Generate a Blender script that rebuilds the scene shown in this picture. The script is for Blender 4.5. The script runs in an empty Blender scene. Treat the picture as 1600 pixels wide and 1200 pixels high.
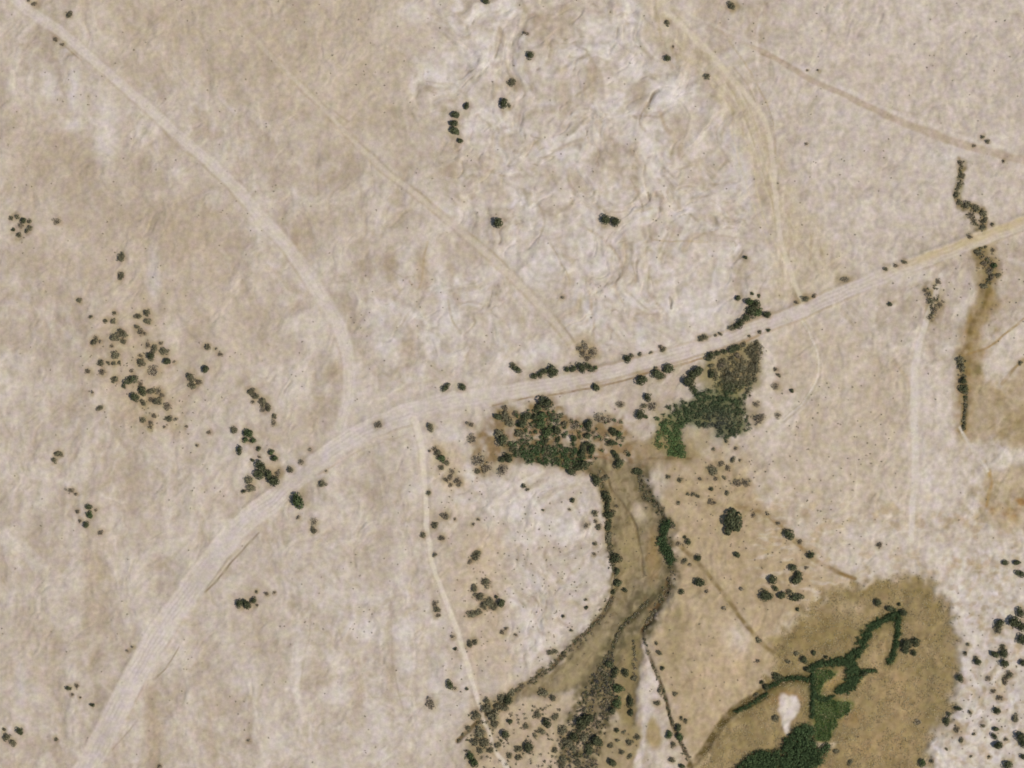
import bpy, math, random
import numpy as np

# ------------------------------------------------------------------ camera, world, sun, exposure
SC = bpy.context.scene
COL = SC.collection
S = 0.4                                   # metres per photo pixel (1600 x 1200)
W, H = 1600, 1200
CAM_H = 2000.0
cam_d = bpy.data.cameras.new('camera')
cam = bpy.data.objects.new('camera', cam_d)
COL.objects.link(cam)
cam.location = (0, 0, CAM_H)
cam.rotation_euler = (0, 0, 0)
cam_d.sensor_width = 36.0
cam_d.lens = 36.0 * CAM_H / (W * S)
cam_d.clip_start = 10.0
cam_d.clip_end = 30000.0
SC.camera = cam

SUN_EL, SUN_AZ = math.radians(54), math.radians(108)      # azimuth clockwise from north (+Y)
world = bpy.data.worlds.new('World')
SC.world = world
world.use_nodes = True
wn = world.node_tree
bg = wn.nodes['Background']
sky = wn.nodes.new('ShaderNodeTexSky')
sky.sky_type = 'NISHITA'
sky.sun_disc = False
sky.sun_elevation = SUN_EL
sky.sun_rotation = SUN_AZ
wn.links.new(sky.outputs['Color'], bg.inputs['Color'])
bg.inputs['Strength'].default_value = 0.09
sun_d = bpy.data.lights.new('sun', 'SUN')
sun_d.energy = 3.15
sun_d.angle = math.radians(0.55)
sun_d.color = (1.0, 0.965, 0.91)
sun = bpy.data.objects.new('sun', sun_d)
COL.objects.link(sun)
sun.rotation_euler = (math.pi / 2 - SUN_EL, 0, math.pi - SUN_AZ)
sun.location = (0, 0, 500)
SC.view_settings.view_transform = 'Standard'
SC.view_settings.look = 'None'
SC.view_settings.exposure = 0.0
SC.view_settings.gamma = 1.0
SC.view_settings.use_curve_mapping = False
SC.cycles.filter_width = 1.75
SC.cycles.max_bounces = 4
K_LIGHT = np.array([1.015, 1.047, 1.12])      # display value of a white flat ground under this light (measured)

rng = np.random.default_rng(7)
random.seed(7)


def lin(c):
    c = np.asarray(c, float) / 255.0
    return np.where(c <= 0.04045, c / 12.92, ((c + 0.055) / 1.055) ** 2.4)


def alb(*c):
    return lin(c) / K_LIGHT


# ------------------------------------------------------------------ noise helpers
def vnoise(x, y, seed):
    """gradient noise, about -1..1"""
    r = np.random.default_rng(seed)
    n = 256
    ang = r.random((n, n)) * 2 * np.pi
    gx, gy = np.cos(ang), np.sin(ang)
    xi = np.floor(x).astype(np.int64)
    yi = np.floor(y).astype(np.int64)
    fx, fy = x - xi, y - yi
    u = fx * fx * fx * (fx * (fx * 6 - 15) + 10)
    v = fy * fy * fy * (fy * (fy * 6 - 15) + 10)
    x0, x1, y0, y1 = xi % n, (xi + 1) % n, yi % n, (yi + 1) % n
    d00 = gx[x0, y0] * fx + gy[x0, y0] * fy
    d10 = gx[x1, y0] * (fx - 1) + gy[x1, y0] * fy
    d01 = gx[x0, y1] * fx + gy[x0, y1] * (fy - 1)
    d11 = gx[x1, y1] * (fx - 1) + gy[x1, y1] * (fy - 1)
    return ((d00 * (1 - u) + d10 * u) * (1 - v) + (d01 * (1 - u) + d11 * u) * v) * 1.5


def fbm(x, y, scale, octv, seed, gain=0.5, sx=1.0, sy=1.0):
    out = 0
    a = 1.0
    f = 1.0 / scale
    tot = 0
    for k in range(octv):
        u, v = x * f * sx, y * f * sy
        th = 0.6 + 1.1 * k + seed * 0.37                   # every octave turned, so that no grid shows
        c, s_ = math.cos(th), math.sin(th)
        out = out + a * vnoise(c * u - s_ * v + 17.3 * k, s_ * u + c * v - 9.1 * k, seed + k * 13)
        tot += a
        a *= gain
        f *= 2.03
    return out / tot


def ridged(x, y, scale, octv, seed, gain=0.55):
    out = 0
    a = 1.0
    f = 1.0 / scale
    tot = 0
    for k in range(octv):
        c, s_ = math.cos(0.4 + 1.3 * k), math.sin(0.4 + 1.3 * k)
        out = out + a * (1 - np.abs(vnoise(c * x * f - s_ * y * f + 5.7 * k, s_ * x * f + c * y * f + 3.3 * k, seed + 31 * k)) * 1.6)
        tot += a
        a *= gain
        f *= 2.1
    return out / tot


def sstep(a, b, x):
    t = np.clip((x - a) / (b - a), 0, 1)
    return t * t * (3 - 2 * t)


# ------------------------------------------------------------------ the grid of the ground (photo pixels)
def axis(lo, hi, step, far):
    core = np.arange(lo, hi + step * 0.5, step)
    outs = []
    d = step
    p = 0.0
    while p < far:
        d *= 1.16
        p += d
        outs.append(p)
    outs = np.array(outs)
    return np.concatenate([core[0] - outs[::-1], core, core[-1] + outs])


GX = axis(-60, 1660, 1.75, 16000)
GY = axis(-60, 1260, 1.75, 16000)
NX, NY = len(GX), len(GY)
PX, PY = np.meshgrid(GX, GY)               # [row=y, col=x]
WX = PX + 6 * fbm(PX, PY, 42, 3, 101) + 1.5 * fbm(PX, PY, 9, 1, 131)
WY = PY + 6 * fbm(PX, PY, 42, 3, 211) + 1.5 * fbm(PX, PY, 9, 1, 231)
SX = PX + 2.0 * fbm(PX, PY, 30, 2, 151)    # slighter warp for the roads
SY = PY + 2.0 * fbm(PX, PY, 30, 2, 161)


def win(x0, x1, y0, y1):
    a, b = np.searchsorted(GX, [x0, x1])
    c, d = np.searchsorted(GY, [y0, y1])
    return slice(c, max(d, c + 1)), slice(a, max(b, a + 1))


def smooth_line(pts, n=6):
    p = np.array(pts, float)
    if len(p) < 3:
        return p
    q = np.vstack([2 * p[0] - p[1], p, 2 * p[-1] - p[-2]])
    out = []
    for i in range(1, len(q) - 2):
        for t in np.linspace(0, 1, n, endpoint=False):
            a, b, c, d = q[i - 1], q[i], q[i + 1], q[i + 2]
            out.append(0.5 * (2 * b + (c - a) * t + (2 * a - 5 * b + 4 * c - d) * t * t + (3 * b - a - 3 * c + d) * t ** 3))
    out.append(p[-1])
    return np.array(out)


def line_dist(pts, maxd, warp='s', smooth=True):
    """distance in photo pixels (signed: + on the right of the walking direction as seen in the photo), and the width column"""
    p = np.array(pts, float)
    if smooth:
        p = smooth_line(p)
    X, Y = (SX, SY) if warp == 's' else (WX, WY)
    D = np.full(PX.shape, maxd * 1.0)
    SG = np.zeros(PX.shape)
    HW = np.full(PX.shape, 1.0)
    m = maxd + 10
    for i in range(len(p) - 1):
        a, b = p[i], p[i + 1]
        sl = win(min(a[0], b[0]) - m, max(a[0], b[0]) + m, min(a[1], b[1]) - m, max(a[1], b[1]) + m)
        x, y = X[sl], Y[sl]
        dx, dy = b[0] - a[0], b[1] - a[1]
        L2 = dx * dx + dy * dy + 1e-9
        t = np.clip(((x - a[0]) * dx + (y - a[1]) * dy) / L2, 0, 1)
        ex, ey = x - a[0] - t * dx, y - a[1] - t * dy
        d = np.hypot(ex, ey)
        up = d < D[sl]
        D[sl] = np.where(up, d, D[sl])
        SG[sl] = np.where(up, np.sign(dx * ey - dy * ex), SG[sl])
        if p.shape[1] > 2:
            HW[sl] = np.where(up, a[2] + t * (b[2] - a[2]), HW[sl])
    return D, SG, HW


def poly_sd(pts, maxd=40, warp='w'):
    """signed distance to a polygon, + inside, clipped at maxd"""
    p = np.array(pts, float)
    q = np.vstack([p, p[:1]])
    X, Y = (SX, SY) if warp == 's' else (WX, WY)
    m = maxd + 15
    sl = win(p[:, 0].min() - m, p[:, 0].max() + m, p[:, 1].min() - m, p[:, 1].max() + m)
    x, y = X[sl], Y[sl]
    ins = np.zeros(x.shape, bool)
    D = np.full(x.shape, float(maxd))
    for i in range(len(p)):
        a, b = q[i], q[i + 1]
        cond = (a[1] > y) != (b[1] > y)
        if a[1] != b[1]:
            ins ^= cond & (x < (b[0] - a[0]) * (y - a[1]) / (b[1] - a[1]) + a[0])
        dx, dy = b[0] - a[0], b[1] - a[1]
        t = np.clip(((x - a[0]) * dx + (y - a[1]) * dy) / (dx * dx + dy * dy + 1e-9), 0, 1)
        D = np.minimum(D, np.hypot(x - a[0] - t * dx, y - a[1] - t * dy))
    out = np.full(PX.shape, -float(maxd))
    out[sl] = np.where(ins, D, -D)
    return out


def blob(cx, cy, rx, ry, soft=0.5, warp=True):
    X, Y = (WX, WY) if warp else (PX, PY)
    d = np.hypot((X - cx) / rx, (Y - cy) / ry)
    return 1 - sstep(1 - soft, 1 + soft, d)


def patch(pts, soft=10, noise_amp=0, noise_scale=25, seed=400):
    sd = poly_sd(pts, maxd=max(40, soft * 2 + noise_amp * 2))
    if noise_amp:
        sd = sd + noise_amp * fbm(PX, PY, noise_scale, 3, seed)
    return sstep(-soft, soft, sd)


# ------------------------------------------------------------------ where things lie (photo pixels)
ROAD = [(-200, 1660, 17), (60, 1320, 17), (136, 1200, 17), (208, 1062, 17), (262, 972, 17), (312, 902, 17), (375, 823, 16), (425, 783, 15.5),
        (462, 748, 15), (500, 720, 14), (540, 692, 14), (575, 672, 14), (625, 652, 15), (675, 635, 14), (725, 624, 13),
        (775, 615, 12), (840, 604, 11), (900, 593, 11), (1000, 569, 11), (1100, 541, 11), (1200, 505, 11),
        (1250, 487, 11), (1300, 464, 11), (1350, 444, 11), (1400, 424, 11), (1450, 405, 11), (1500, 386, 11), (1550, 367, 11),
        (1610, 345, 11), (1900, 240, 11), (2400, 60, 11)]
TRACKS = {
    'north_west': [(-260, -230, 9), (-60, -75, 9), (27, 2, 9), (62, 27, 9), (100, 54, 8), (150, 97, 7), (185, 128, 7), (225, 162, 8), (262, 197, 8), (300, 230, 8), (337, 262, 9),
                   (365, 290, 9), (412, 343, 10), (450, 387, 10), (475, 420, 11), (500, 460, 11), (525, 500, 11), (540, 540, 10), (546, 580, 10), (544, 625, 9), (530, 668, 9)],
    'middle': [(250, -110, 4), (345, 5, 4), (440, 105, 4), (500, 165, 4), (545, 212, 4), (600, 265, 4), (650, 303, 4), (700, 345, 4), (750, 387, 5), (800, 432, 5), (850, 485, 5), (885, 527, 4), (903, 555, 4)],
    'north': [(990, -60, 5), (1035, 2, 5), (1050, 27, 5), (1100, 72, 4), (1150, 130, 4), (1187, 174, 4), (1202, 215, 4), (1209, 260, 4), (1213, 320, 4), (1222, 380, 4), (1240, 440, 4), (1255, 472, 4)],
    'north_east': [(1035, 2, 3), (1080, 28, 3), (1130, 52, 3), (1200, 85, 4), (1270, 126, 5), (1330, 153, 5), (1400, 187, 6), (1450, 206, 7), (1500, 225, 7), (1550, 238, 7), (1610, 252, 7), (1900, 310, 7)],
    'south': [(648, 655, 6), (658, 690, 5), (661, 725, 5), (665, 775, 4), (667, 825, 4), (676, 882, 4), (687, 912, 4), (707, 965, 4), (725, 1020, 4), (747, 1095, 3.5),
              (760, 1137, 3), (775, 1175, 3.5), (792, 1200, 4), (850, 1300, 4)],
    'east': [(1470, 430, 4), (1448, 500, 5), (1432, 560, 6), (1428, 625, 7), (1430, 700, 6), (1430, 750, 6), (1425, 800, 5), (1424, 845, 4)],
}
BED = [(905, 732), (932, 752), (944, 792), (948, 840), (954, 878), (964, 908), (955, 937), (920, 987), (862, 1047), (802, 1088), (860, 1085), (905, 1075), (925, 1120),
       (945, 1105), (990, 1130), (1004, 1000), (1018, 965), (1045, 935), (1052, 895), (1048, 860), (1036, 815), (1022, 780), (1002, 738), (980, 722), (940, 715)]
FLAT = [(1292, 925), (1355, 912), (1410, 903), (1450, 908), (1470, 932), (1482, 965), (1494, 1000), (1500, 1040), (1493, 1075), (1485, 1112), (1472, 1140), (1454, 1162),
        (1447, 1215), (1440, 1260), (1090, 1260), (1085, 1200), (1132, 1128), (1197, 1075), (1207, 1012), (1240, 967)]
THICKET = [(1082, 602), (1093, 613), (1115, 602), (1142, 592), (1157, 596), (1161, 620), (1168, 647), (1172, 667), (1158, 680), (1143, 678), (1133, 686), (1118, 683), (1114, 670), (1093, 667), (1082, 667), (1070, 663),
           (1065, 680), (1070, 687), (1070, 713), (1046, 713), (1046, 700), (1050, 687), (1042, 680), (1030, 683), (1027, 670), (1043, 657), (1045, 643), (1055, 630), (1075, 630), (1082, 623)]
FIELD = [(1272, 1046), (1300, 1046), (1309, 1050), (1286, 1070), (1283, 1088), (1300, 1092), (1331, 1098), (1328, 1110), (1310, 1125), (1300, 1150), (1296, 1158), (1272, 1155)]
MASS = [(1146, 1210), (1165, 1182), (1200, 1172), (1224, 1170), (1228, 1152), (1240, 1146), (1250, 1134), (1262, 1132), (1270, 1142), (1272, 1162), (1294, 1168), (1296, 1178), (1280, 1188), (1270, 1210), (1262, 1240), (1150, 1240)]
SANDBAR = [(1005, 996), (1011, 1020), (1018, 1040), (1030, 1062), (1030, 1090), (1024, 1102), (1020, 1118), (1014, 1134), (1010, 1152), (1007, 1175), (1004, 1215), (988, 1215), (994, 1172), (1002, 1150), (1003, 1125), (1002, 1095), (1004, 1070), (1012, 1055), (1009, 1030), (1002, 1010)]

# ------------------------------------------------------------------ paint the soils
TAN = alb(181, 165, 148)
PALE = alb(197, 184, 170)
WHITE = alb(210, 200, 191)
ROADC = alb(205, 193, 182)
TRACKC = alb(204, 190, 175)
YELLOW = alb(192, 173, 137)
OCHRE = alb(163, 137, 97)
OLIVE = alb(140, 124, 88)
MUD = alb(125, 103, 72)
DARK = alb(92, 80, 58)

n_big = fbm(PX, PY, 260, 4, 11)
n_mid = fbm(PX, PY, 70, 4, 23)
n_fine = fbm(PX, PY, 17, 2, 37)
n_str = fbm(PX, PY, 60, 4, 51, sx=1.7, sy=0.5)      # streaks running north-south
C = np.zeros(PX.shape + (3,))


def mix(mask, col):
    global C
    m = np.clip(mask, 0, 1)[..., None]
    C = C * (1 - m) + np.asarray(col) * m


C[:] = TAN
mix(0.50 + 0.9 * n_big + 0.9 * n_mid + 0.55 * n_str, PALE)
q1, q2 = fbm(PX, PY, 110, 3, 94), fbm(PX, PY, 110, 3, 95)
FX, FY = PX + 60 * q1, PY + 60 * q2                       # strongly folded coordinates: flowing, eroded shapes
flow = fbm(FX, FY, 55, 4, 96, 0.55)
flow2 = fbm(FX + 20 * n_mid, FY, 30, 3, 97, 0.55, 1.5, 0.7)
mix(0.8 * sstep(0.05, 0.45, flow), alb(202, 190, 176))
mix(0.6 * sstep(0.08, 0.45, -flow), alb(176, 160, 140))
mix(0.4 * sstep(0.1, 0.45, flow2), alb(206, 195, 182))
mix(0.35 * sstep(0.12, 0.45, -flow2), alb(172, 155, 134))
v0 = ridged(FX, FY, 60, 3, 89)
mix(0.32 * sstep(0.72, 0.95, v0) * sstep(-.15, .25, fbm(PX, PY, 150, 2, 90)), alb(166, 150, 131))
mix(0.30 * sstep(0.1, 0.4, fbm(WX, WY, 26, 4, 92, sx=1.5, sy=.7)), alb(205, 194, 182))
# darker tan plain in the north-west, chalky badlands in the middle and the north
mix(0.55 * patch([(60, -40), (640, -40), (700, 180), (560, 260), (330, 120), (200, 110)], 60, 30, 60, 501), alb(186, 169, 147))
mix(0.55 * patch([(0, 130), (160, 250), (330, 320), (440, 560), (330, 600), (150, 470), (0, 420)], 50, 40, 70, 505), alb(184, 167, 147))
badm = patch([(690, -60), (1000, -60), (1060, 60), (1150, 190), (1180, 330), (1200, 470), (1020, 540), (900, 545), (800, 430), (690, 330), (640, 160)], 50, 45, 60, 511)
badm = np.maximum(badm, 0.8 * patch([(640, 400), (760, 420), (880, 540), (800, 590), (600, 600), (560, 470)], 40, 30, 50, 512))
badm = np.maximum(badm, 0.9 * patch([(700, 740), (920, 745), (945, 860), (950, 920), (880, 1010), (800, 1060), (700, 900)], 24, 18, 40, 513))
badm = np.maximum(badm, 0.5 * patch([(430, 880), (680, 900), (740, 1120), (600, 1220), (420, 1180)], 50, 30, 60, 514))
mix(0.55 * badm, alb(203, 191, 179))
mix(badm * sstep(-0.05, 0.45, fbm(FX, FY, 62, 4, 61)) * 0.9, WHITE)
mix(badm * sstep(0.15, 0.6, fbm(WX, WY, 48, 4, 71)) * 0.55, alb(184, 167, 145))
veins = ridged(FX, FY, 80, 3, 81)
mix(badm * sstep(0.72, 0.95, veins) * 0.55, alb(166, 149, 126))
v2 = ridged(FX, FY, 36, 2, 83)
mix(badm * sstep(0.78, 0.95, v2) * sstep(-.2, .3, n_mid) * 0.6, alb(154, 138, 116))
mix(badm * sstep(0.12, 0.45, fbm(FX, FY, 26, 3, 85)) * 0.55, alb(209, 200, 192))
mix(badm * sstep(0.12, 0.45, fbm(FX, FY, 30, 3, 87)) * 0.5, alb(176, 159, 136))
mix(0.6 * patch([(1200, -60), (1700, -60), (1700, 330), (1380, 400), (1240, 420)], 40, 20, 60, 515), alb(199, 186, 173))
mix(0.5 * patch([(1300, 60), (1420, 90), (1480, 200), (1330, 140)], 40, 20, 40, 516), alb(196, 180, 164))
# soft tan drifts on the left half
for (x, y, rx, ry, a) in [(150, 920, 20, 120, .5), (240, 1140, 14, 70, .6), (330, 1150, 12, 60, .3), (460, 680, 60, 40, .3), (110, 240, 70, 40, .35), (300, 360, 60, 40, .35), (60, 1000, 40, 60, .3),
                          (500, 1060, 18, 70, .4), (555, 1075, 14, 70, .4), (610, 1060, 8, 80, .4), (420, 1000, 40, 60, .25), (520, 350, 60, 40, .25), (660, 420, 9, 34, .8), (610, 410, 8, 26, .7), (700, 430, 8, 20, .7),
                          (640, 540, 14, 30, .4), (520, 580, 14, 14, .7), (460, 380, 7, 22, .7), (715, 470, 6, 16, .6), (975, 400, 6, 40, .6), (1060, 200, 14, 40, .6), (950, 250, 20, 30, .5), (860, 30, 40, 40, .55), (780, 300, 14, 30, .4),
                          (1000, 150, 14, 22, .6), (880, 160, 10, 40, .5), (925, 120, 6, 22, .6), (720, 250, 50, 60, .35)]:
    mix(a * blob(x, y, rx, ry, .7), alb(172, 153, 128))
for (x, y, rx, ry, a) in [(75, 130, 12, 26, .7), (115, 130, 8, 30, .7), (115, 195, 14, 10, .7), (165, 210, 16, 50, .55), (240, 430, 10, 40, .6), (262, 520, 20, 20, .4), (1050, 150, 30, 24, .8), (990, 105, 24, 16, .7),
                          (690, 450, 10, 34, .7), (590, 500, 20, 20, .5), (605, 535, 16, 20, .6), (700, 500, 20, 24, .7), (840, 420, 30, 30, .6), (930, 400, 24, 28, .7), (940, 495, 12, 18, .8), (1000, 530, 7, 22, .8), (1085, 480, 34, 30, .6),
                          (845, 545, 24, 14, .8), (570, 980, 20, 16, .7), (630, 985, 14, 14, .8), (635, 1040, 10, 14, .7), (680, 1070, 10, 30, .6), (520, 1090, 26, 14, .5), (465, 1050, 5, 60, .45), (885, 820, 14, 30, .6), (800, 800, 40, 40, .5),
                          (760, 690, 14, 14, .5), (705, 690, 16, 22, .6), (370, 1050, 30, 30, .3), (30, 1070, 10, 34, .5), (450, 720, 20, 20, .4), (360, 690, 20, 20, .5), (260, 640, 20, 20, .3), (740, 90, 24, 14, .6), (640, 20, 20, 14, .5),
                          (760, 60, 14, 30, .5), (940, 50, 20, 20, .6), (830, 350, 14, 20, .6), (730, 195, 8, 14, .6), (1165, 250, 20, 50, .5), (1480, 240, 40, 14, .4), (1330, 180, 30, 10, .4)]:
    mix(a * blob(x, y, rx, ry, .8), alb(211, 202, 195))

# warm dry-grass belts: braided tracks in the north, around the eastern stream, south-east tan country
belt = patch([(985, -60), (1035, -60), (1070, 40), (1140, 110), (1195, 190), (1225, 280), (1300, 380), (1330, 430), (1240, 470), (1200, 470), (1212, 380), (1180, 280), (1135, 180), (1090, 120), (1020, 60)], 14, 14, 30, 521)
mix(0.6 * belt, alb(187, 170, 144))
braid = fbm(WX * 1.0, WY, 26, 3, 91, sx=2.4, sy=0.35)
mix(belt * sstep(0.05, 0.5, braid) * 0.6, alb(204, 190, 168))
mix(belt * sstep(0.1, 0.5, -braid) * 0.5, alb(168, 150, 120))
_bl = smooth_line([(1000, -10), (1040, 60), (1098, 125), (1140, 190), (1180, 280), (1205, 380), (1215, 455)], 4)
_br = smooth_line([(1050, -10), (1105, 60), (1165, 120), (1205, 190), (1232, 280), (1295, 380), (1345, 432)], 4)
_sr = np.random.default_rng(5)
for i in range(16):
    t0, t1 = _sr.random(2)
    u = np.linspace(0, 1, len(_bl))
    tt = (t0 * (1 - u) + t1 * u + 0.12 * np.sin(u * _sr.uniform(3, 9) + i))[:, None]
    st = _bl * (1 - tt) + _br * tt
    i0, i1 = sorted(_sr.choice(len(st), 2, replace=False))
    if i1 - i0 < 6:
        continue
    d, sg, hw = line_dist(st[i0:i1 + 1], 12, 's', False)
    w_ = _sr.uniform(0.9, 1.9)
    mix(_sr.uniform(.25, .55) * (1 - sstep(w_ * .5, w_ * 1.6, d)) * (0.8 + n_mid), alb(*((209, 195, 173) if i % 3 else (160, 142, 110))))
mix(0.5 * patch([(1200, 500), (1280, 500), (1420, 560), (1430, 820), (1300, 880), (1170, 740)], 30, 20, 40, 523), alb(193, 176, 153))
mix(0.5 * patch([(1430, 580), (1500, 560), (1510, 670), (1545, 740), (1535, 810), (1430, 820)], 14, 8, 30, 524), alb(204, 191, 178))
mix(0.85 * patch([(1035, 735), (1130, 700), (1180, 740), (1200, 800), (1290, 880), (1330, 905), (1230, 975), (1190, 1080), (1080, 1215), (1055, 1150), (1005, 990), (1050, 930), (1055, 860), (1030, 800)], 20, 22, 30, 525), alb(175, 154, 121))
mix(0.5 * patch([(1120, 1000), (1180, 960), (1170, 1060), (1110, 1110), (1080, 1060)], 24, 20, 30, 526), alb(188, 165, 134))
mix(0.8 * blob(1155, 995, 18, 26, .8), alb(205, 190, 172))
mix(0.55 * patch([(1060, 930), (1070, 960), (1060, 1060), (1040, 1010), (1042, 960)], 14, 12, 20, 527), alb(142, 126, 88))
mix(0.8 * patch([(1180, 660), (1210, 640), (1240, 600), (1260, 620), (1230, 690), (1190, 720)], 12, 6, 20, 528), alb(204, 191, 177))
# pale loop beside the thicket
d, sg, hw = line_dist([(1196, 528, 8), (1200, 580, 10), (1198, 640, 8)], 40)
mix(0.8 * (1 - sstep(6, 16, d)), alb(203, 190, 176))
d, sg, hw = line_dist([(1252, 502), (1268, 530), (1277, 560), (1275, 590), (1255, 625), (1225, 655)], 40)
mix(0.6 * (1 - sstep(2, 7, np.abs(d + 3 * sg))) , alb(207, 196, 182))
mix(0.45 * (1 - sstep(0.5, 3, np.abs(d - 5 * (sg < 0)))), alb(168, 150, 122))
# ground tint under the thickets and the scrub
mix((0.72 + 1.3 * n_fine) * patch([(775, 640), (860, 625), (905, 655), (975, 650), (1000, 700), (1010, 735), (960, 745), (900, 740), (830, 722), (780, 725), (745, 745), (735, 690)], 10, 10, 22, 531), alb(140, 118, 86))
mix(0.7 * patch([(790, 690), (850, 690), (915, 705), (905, 735), (830, 722), (790, 715)], 8, 8, 14, 537), alb(100, 90, 58))
mix(0.8 * patch([(985, 690), (1030, 680), (1080, 690), (1100, 720), (1010, 735)], 12, 8, 20, 532), alb(146, 125, 88))
mix(0.85 * sstep(-12, 10, poly_sd(THICKET) + 9 * n_fine), alb(92, 96, 56))
mix(0.6 * patch([(1020, 650), (1045, 635), (1050, 690), (1040, 712), (1020, 700)], 7, 6, 14, 538), alb(142, 130, 80))
mix(0.6 * patch([(1070, 668), (1112, 672), (1112, 700), (1075, 716)], 7, 6, 14, 539), alb(160, 142, 102))
mix(0.8 * patch([(1100, 560), (1185, 530), (1192, 600), (1150, 620), (1090, 600)], 8, 6, 14, 533), alb(134, 123, 80))
mix(0.7 * patch([(660, 690), (720, 690), (730, 765), (690, 770)], 10, 8, 16, 534), alb(194, 175, 150))
mix(0.75 * patch([(715, 800), (790, 830), (800, 1080), (730, 1020), (690, 900)], 26, 18, 26, 535), alb(191, 172, 148))
mix(0.8 * patch([(745, 1090), (800, 1085), (905, 1075), (960, 1120), (1000, 1130), (1000, 1215), (735, 1215), (720, 1150)], 14, 10, 20, 536), alb(186, 167, 140))
mix(0.75 * blob(205, 560, 62, 80, .6), alb(186, 168, 144))
mix(0.5 * blob(245, 640, 50, 40, .6), alb(178, 158, 126))
# the dry stream bed
bed_sd = poly_sd(BED) + 4 * fbm(PX, PY, 18, 2, 541)
bedm = sstep(-4, 5, bed_sd)
mix(0.95 * bedm, alb(133, 119, 92))
mix(bedm * (0.35 + 0.9 * fbm(WX, WY, 34, 3, 551, sx=1.8, sy=0.6)), alb(157, 140, 107))
mix(bedm * sstep(0.1, 0.6, fbm(WX, WY, 24, 3, 553, sx=2.0, sy=0.5)) * 0.6, alb(106, 94, 64))
mix(bedm * sstep(0.0, 0.35, fbm(WX, WY, 11, 2, 554)) * 0.6, alb(112, 98, 68))
mix(bedm * sstep(0.1, 0.4, fbm(WX, WY, 9, 1, 558, sx=1.2, sy=.7)) * 0.35, alb(174, 156, 126))
mix(0.9 * blob(1000, 800, 9, 13, .7), alb(192, 176, 152))
mix(0.6 * blob(983, 855, 13, 46, .6), alb(158, 140, 100))
mix(0.6 * blob(1020, 870, 12, 40, .6), alb(142, 116, 74))
mix(0.6 * blob(1012, 945, 10, 12, .6), alb(128, 96, 56))
mix(0.6 * patch([(880, 1050), (940, 985), (960, 990), (935, 1035), (900, 1075), (870, 1082)], 10, 6, 14, 555), alb(158, 142, 107))
mix(0.55 * patch([(960, 1120), (1000, 1130), (995, 1215), (925, 1215), (935, 1160)], 8, 6, 14, 556), alb(144, 128, 88))
mix(0.8 * patch([(1005, 990), (990, 1130), (1000, 1200), (960, 1100), (975, 1000)], 8, 6, 14, 557), alb(143, 127, 88))
for pts, w_, a_ in [([(1010, 940), (985, 968), (955, 1020), (925, 1070), (905, 1115), (892, 1180), (890, 1215)], 19, .85), ([(952, 1030), (948, 1070), (946, 1110), (930, 1160), (920, 1200)], 15, .8), ([(992, 1000), (990, 1060), (982, 1110)], 7, .4),
                    ([(765, 1105), (752, 1140), (745, 1180)], 20, .45), ([(935, 735), (948, 780), (953, 860), (962, 910), (935, 968), (880, 1026), (800, 1085), (760, 1112)], 10, .65), ([(1000, 735), (1015, 780), (1036, 815), (1046, 860), (1050, 900), (1030, 940), (1008, 985)], 14, .8)]:
    d, sg, hw = line_dist(pts, 60, 'w')
    mix(np.clip(a_ * (1 - sstep(w_ * .4, w_ * 1.5, d + 5 * n_fine)) * (0.8 + 1.6 * fbm(WX, WY, 14, 2, 559)), 0, 1), alb(104, 94, 68))
sb = sstep(-3, 4, poly_sd(SANDBAR) + 1.5 * n_fine)
mix(0.95 * sb, alb(203, 190, 178))
mix(0.9 * blob(1037, 1182, 11, 16, .5), alb(203, 188, 170))
mix(0.85 * blob(1022, 1148, 13, 24, .4), alb(158, 136, 92))
# mud flat in the south-east corner
flat_sd = poly_sd(FLAT, 60) + 15 * fbm(PX, PY, 36, 2, 561) + 9 * fbm(PX, PY, 13, 1, 563)
flatm = sstep(-17, 15, flat_sd)
mix(0.85 * patch([(1480, 860), (1700, 840), (1700, 1260), (1440, 1260), (1452, 1162), (1490, 1100), (1500, 1030), (1480, 960), (1470, 920)], 16, 10, 26, 571), alb(204, 193, 182))
mix(0.8 * patch([(1270, 890), (1330, 850), (1400, 840), (1600, 850), (1600, 930), (1480, 930), (1440, 900), (1340, 905)], 14, 12, 26, 572) * (0.75 + 0.9 * n_mid), alb(204, 192, 179))
mix(0.97 * flatm, alb(151, 131, 93))
mix(0.7 * (1 - sstep(4, 20, np.abs(flat_sd - 14))) * sstep(-.2, .3, n_mid) * (PY < 1150), alb(136, 118, 76))
mix(flatm * np.clip(0.25 + 1.1 * fbm(WX, WY, 60, 4, 573), 0, 1) * 0.9, alb(137, 121, 82))
mix(flatm * sstep(0.1, 0.7, fbm(WX, WY, 44, 4, 575)) * 0.6, alb(170, 146, 104))
mix(flatm * sstep(0.1, 0.5, fbm(WX, WY, 15, 3, 576)) * 0.4, alb(134, 118, 72))
for (x, y, rx, ry, a, c) in [(1330, 950, 30, 14, .5, (180, 158, 126)), (1375, 1030, 24, 20, .7, (178, 154, 114)), (1305, 1068, 18, 12, .8, (181, 152, 100)), (1290, 990, 50, 24, .4, (140, 120, 76)),
                             (1230, 1090, 26, 10, .6, (150, 115, 74)), (1250, 1010, 30, 20, .4, (136, 118, 78)), (1400, 1100, 30, 60, .3, (178, 150, 110)), (1330, 1120, 20, 14, .5, (146, 117, 76)), (1370, 1170, 50, 20, .4, (176, 148, 106))]:
    mix(a * blob(x, y, rx, ry, .7), alb(*c))
mix(0.97 * sstep(-3, 4, poly_sd([(1220, 1085), (1242, 1085), (1248, 1100), (1247, 1115), (1238, 1125), (1235, 1140), (1228, 1150), (1222, 1140), (1221, 1125), (1216, 1107)])), alb(212, 200, 190))
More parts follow.
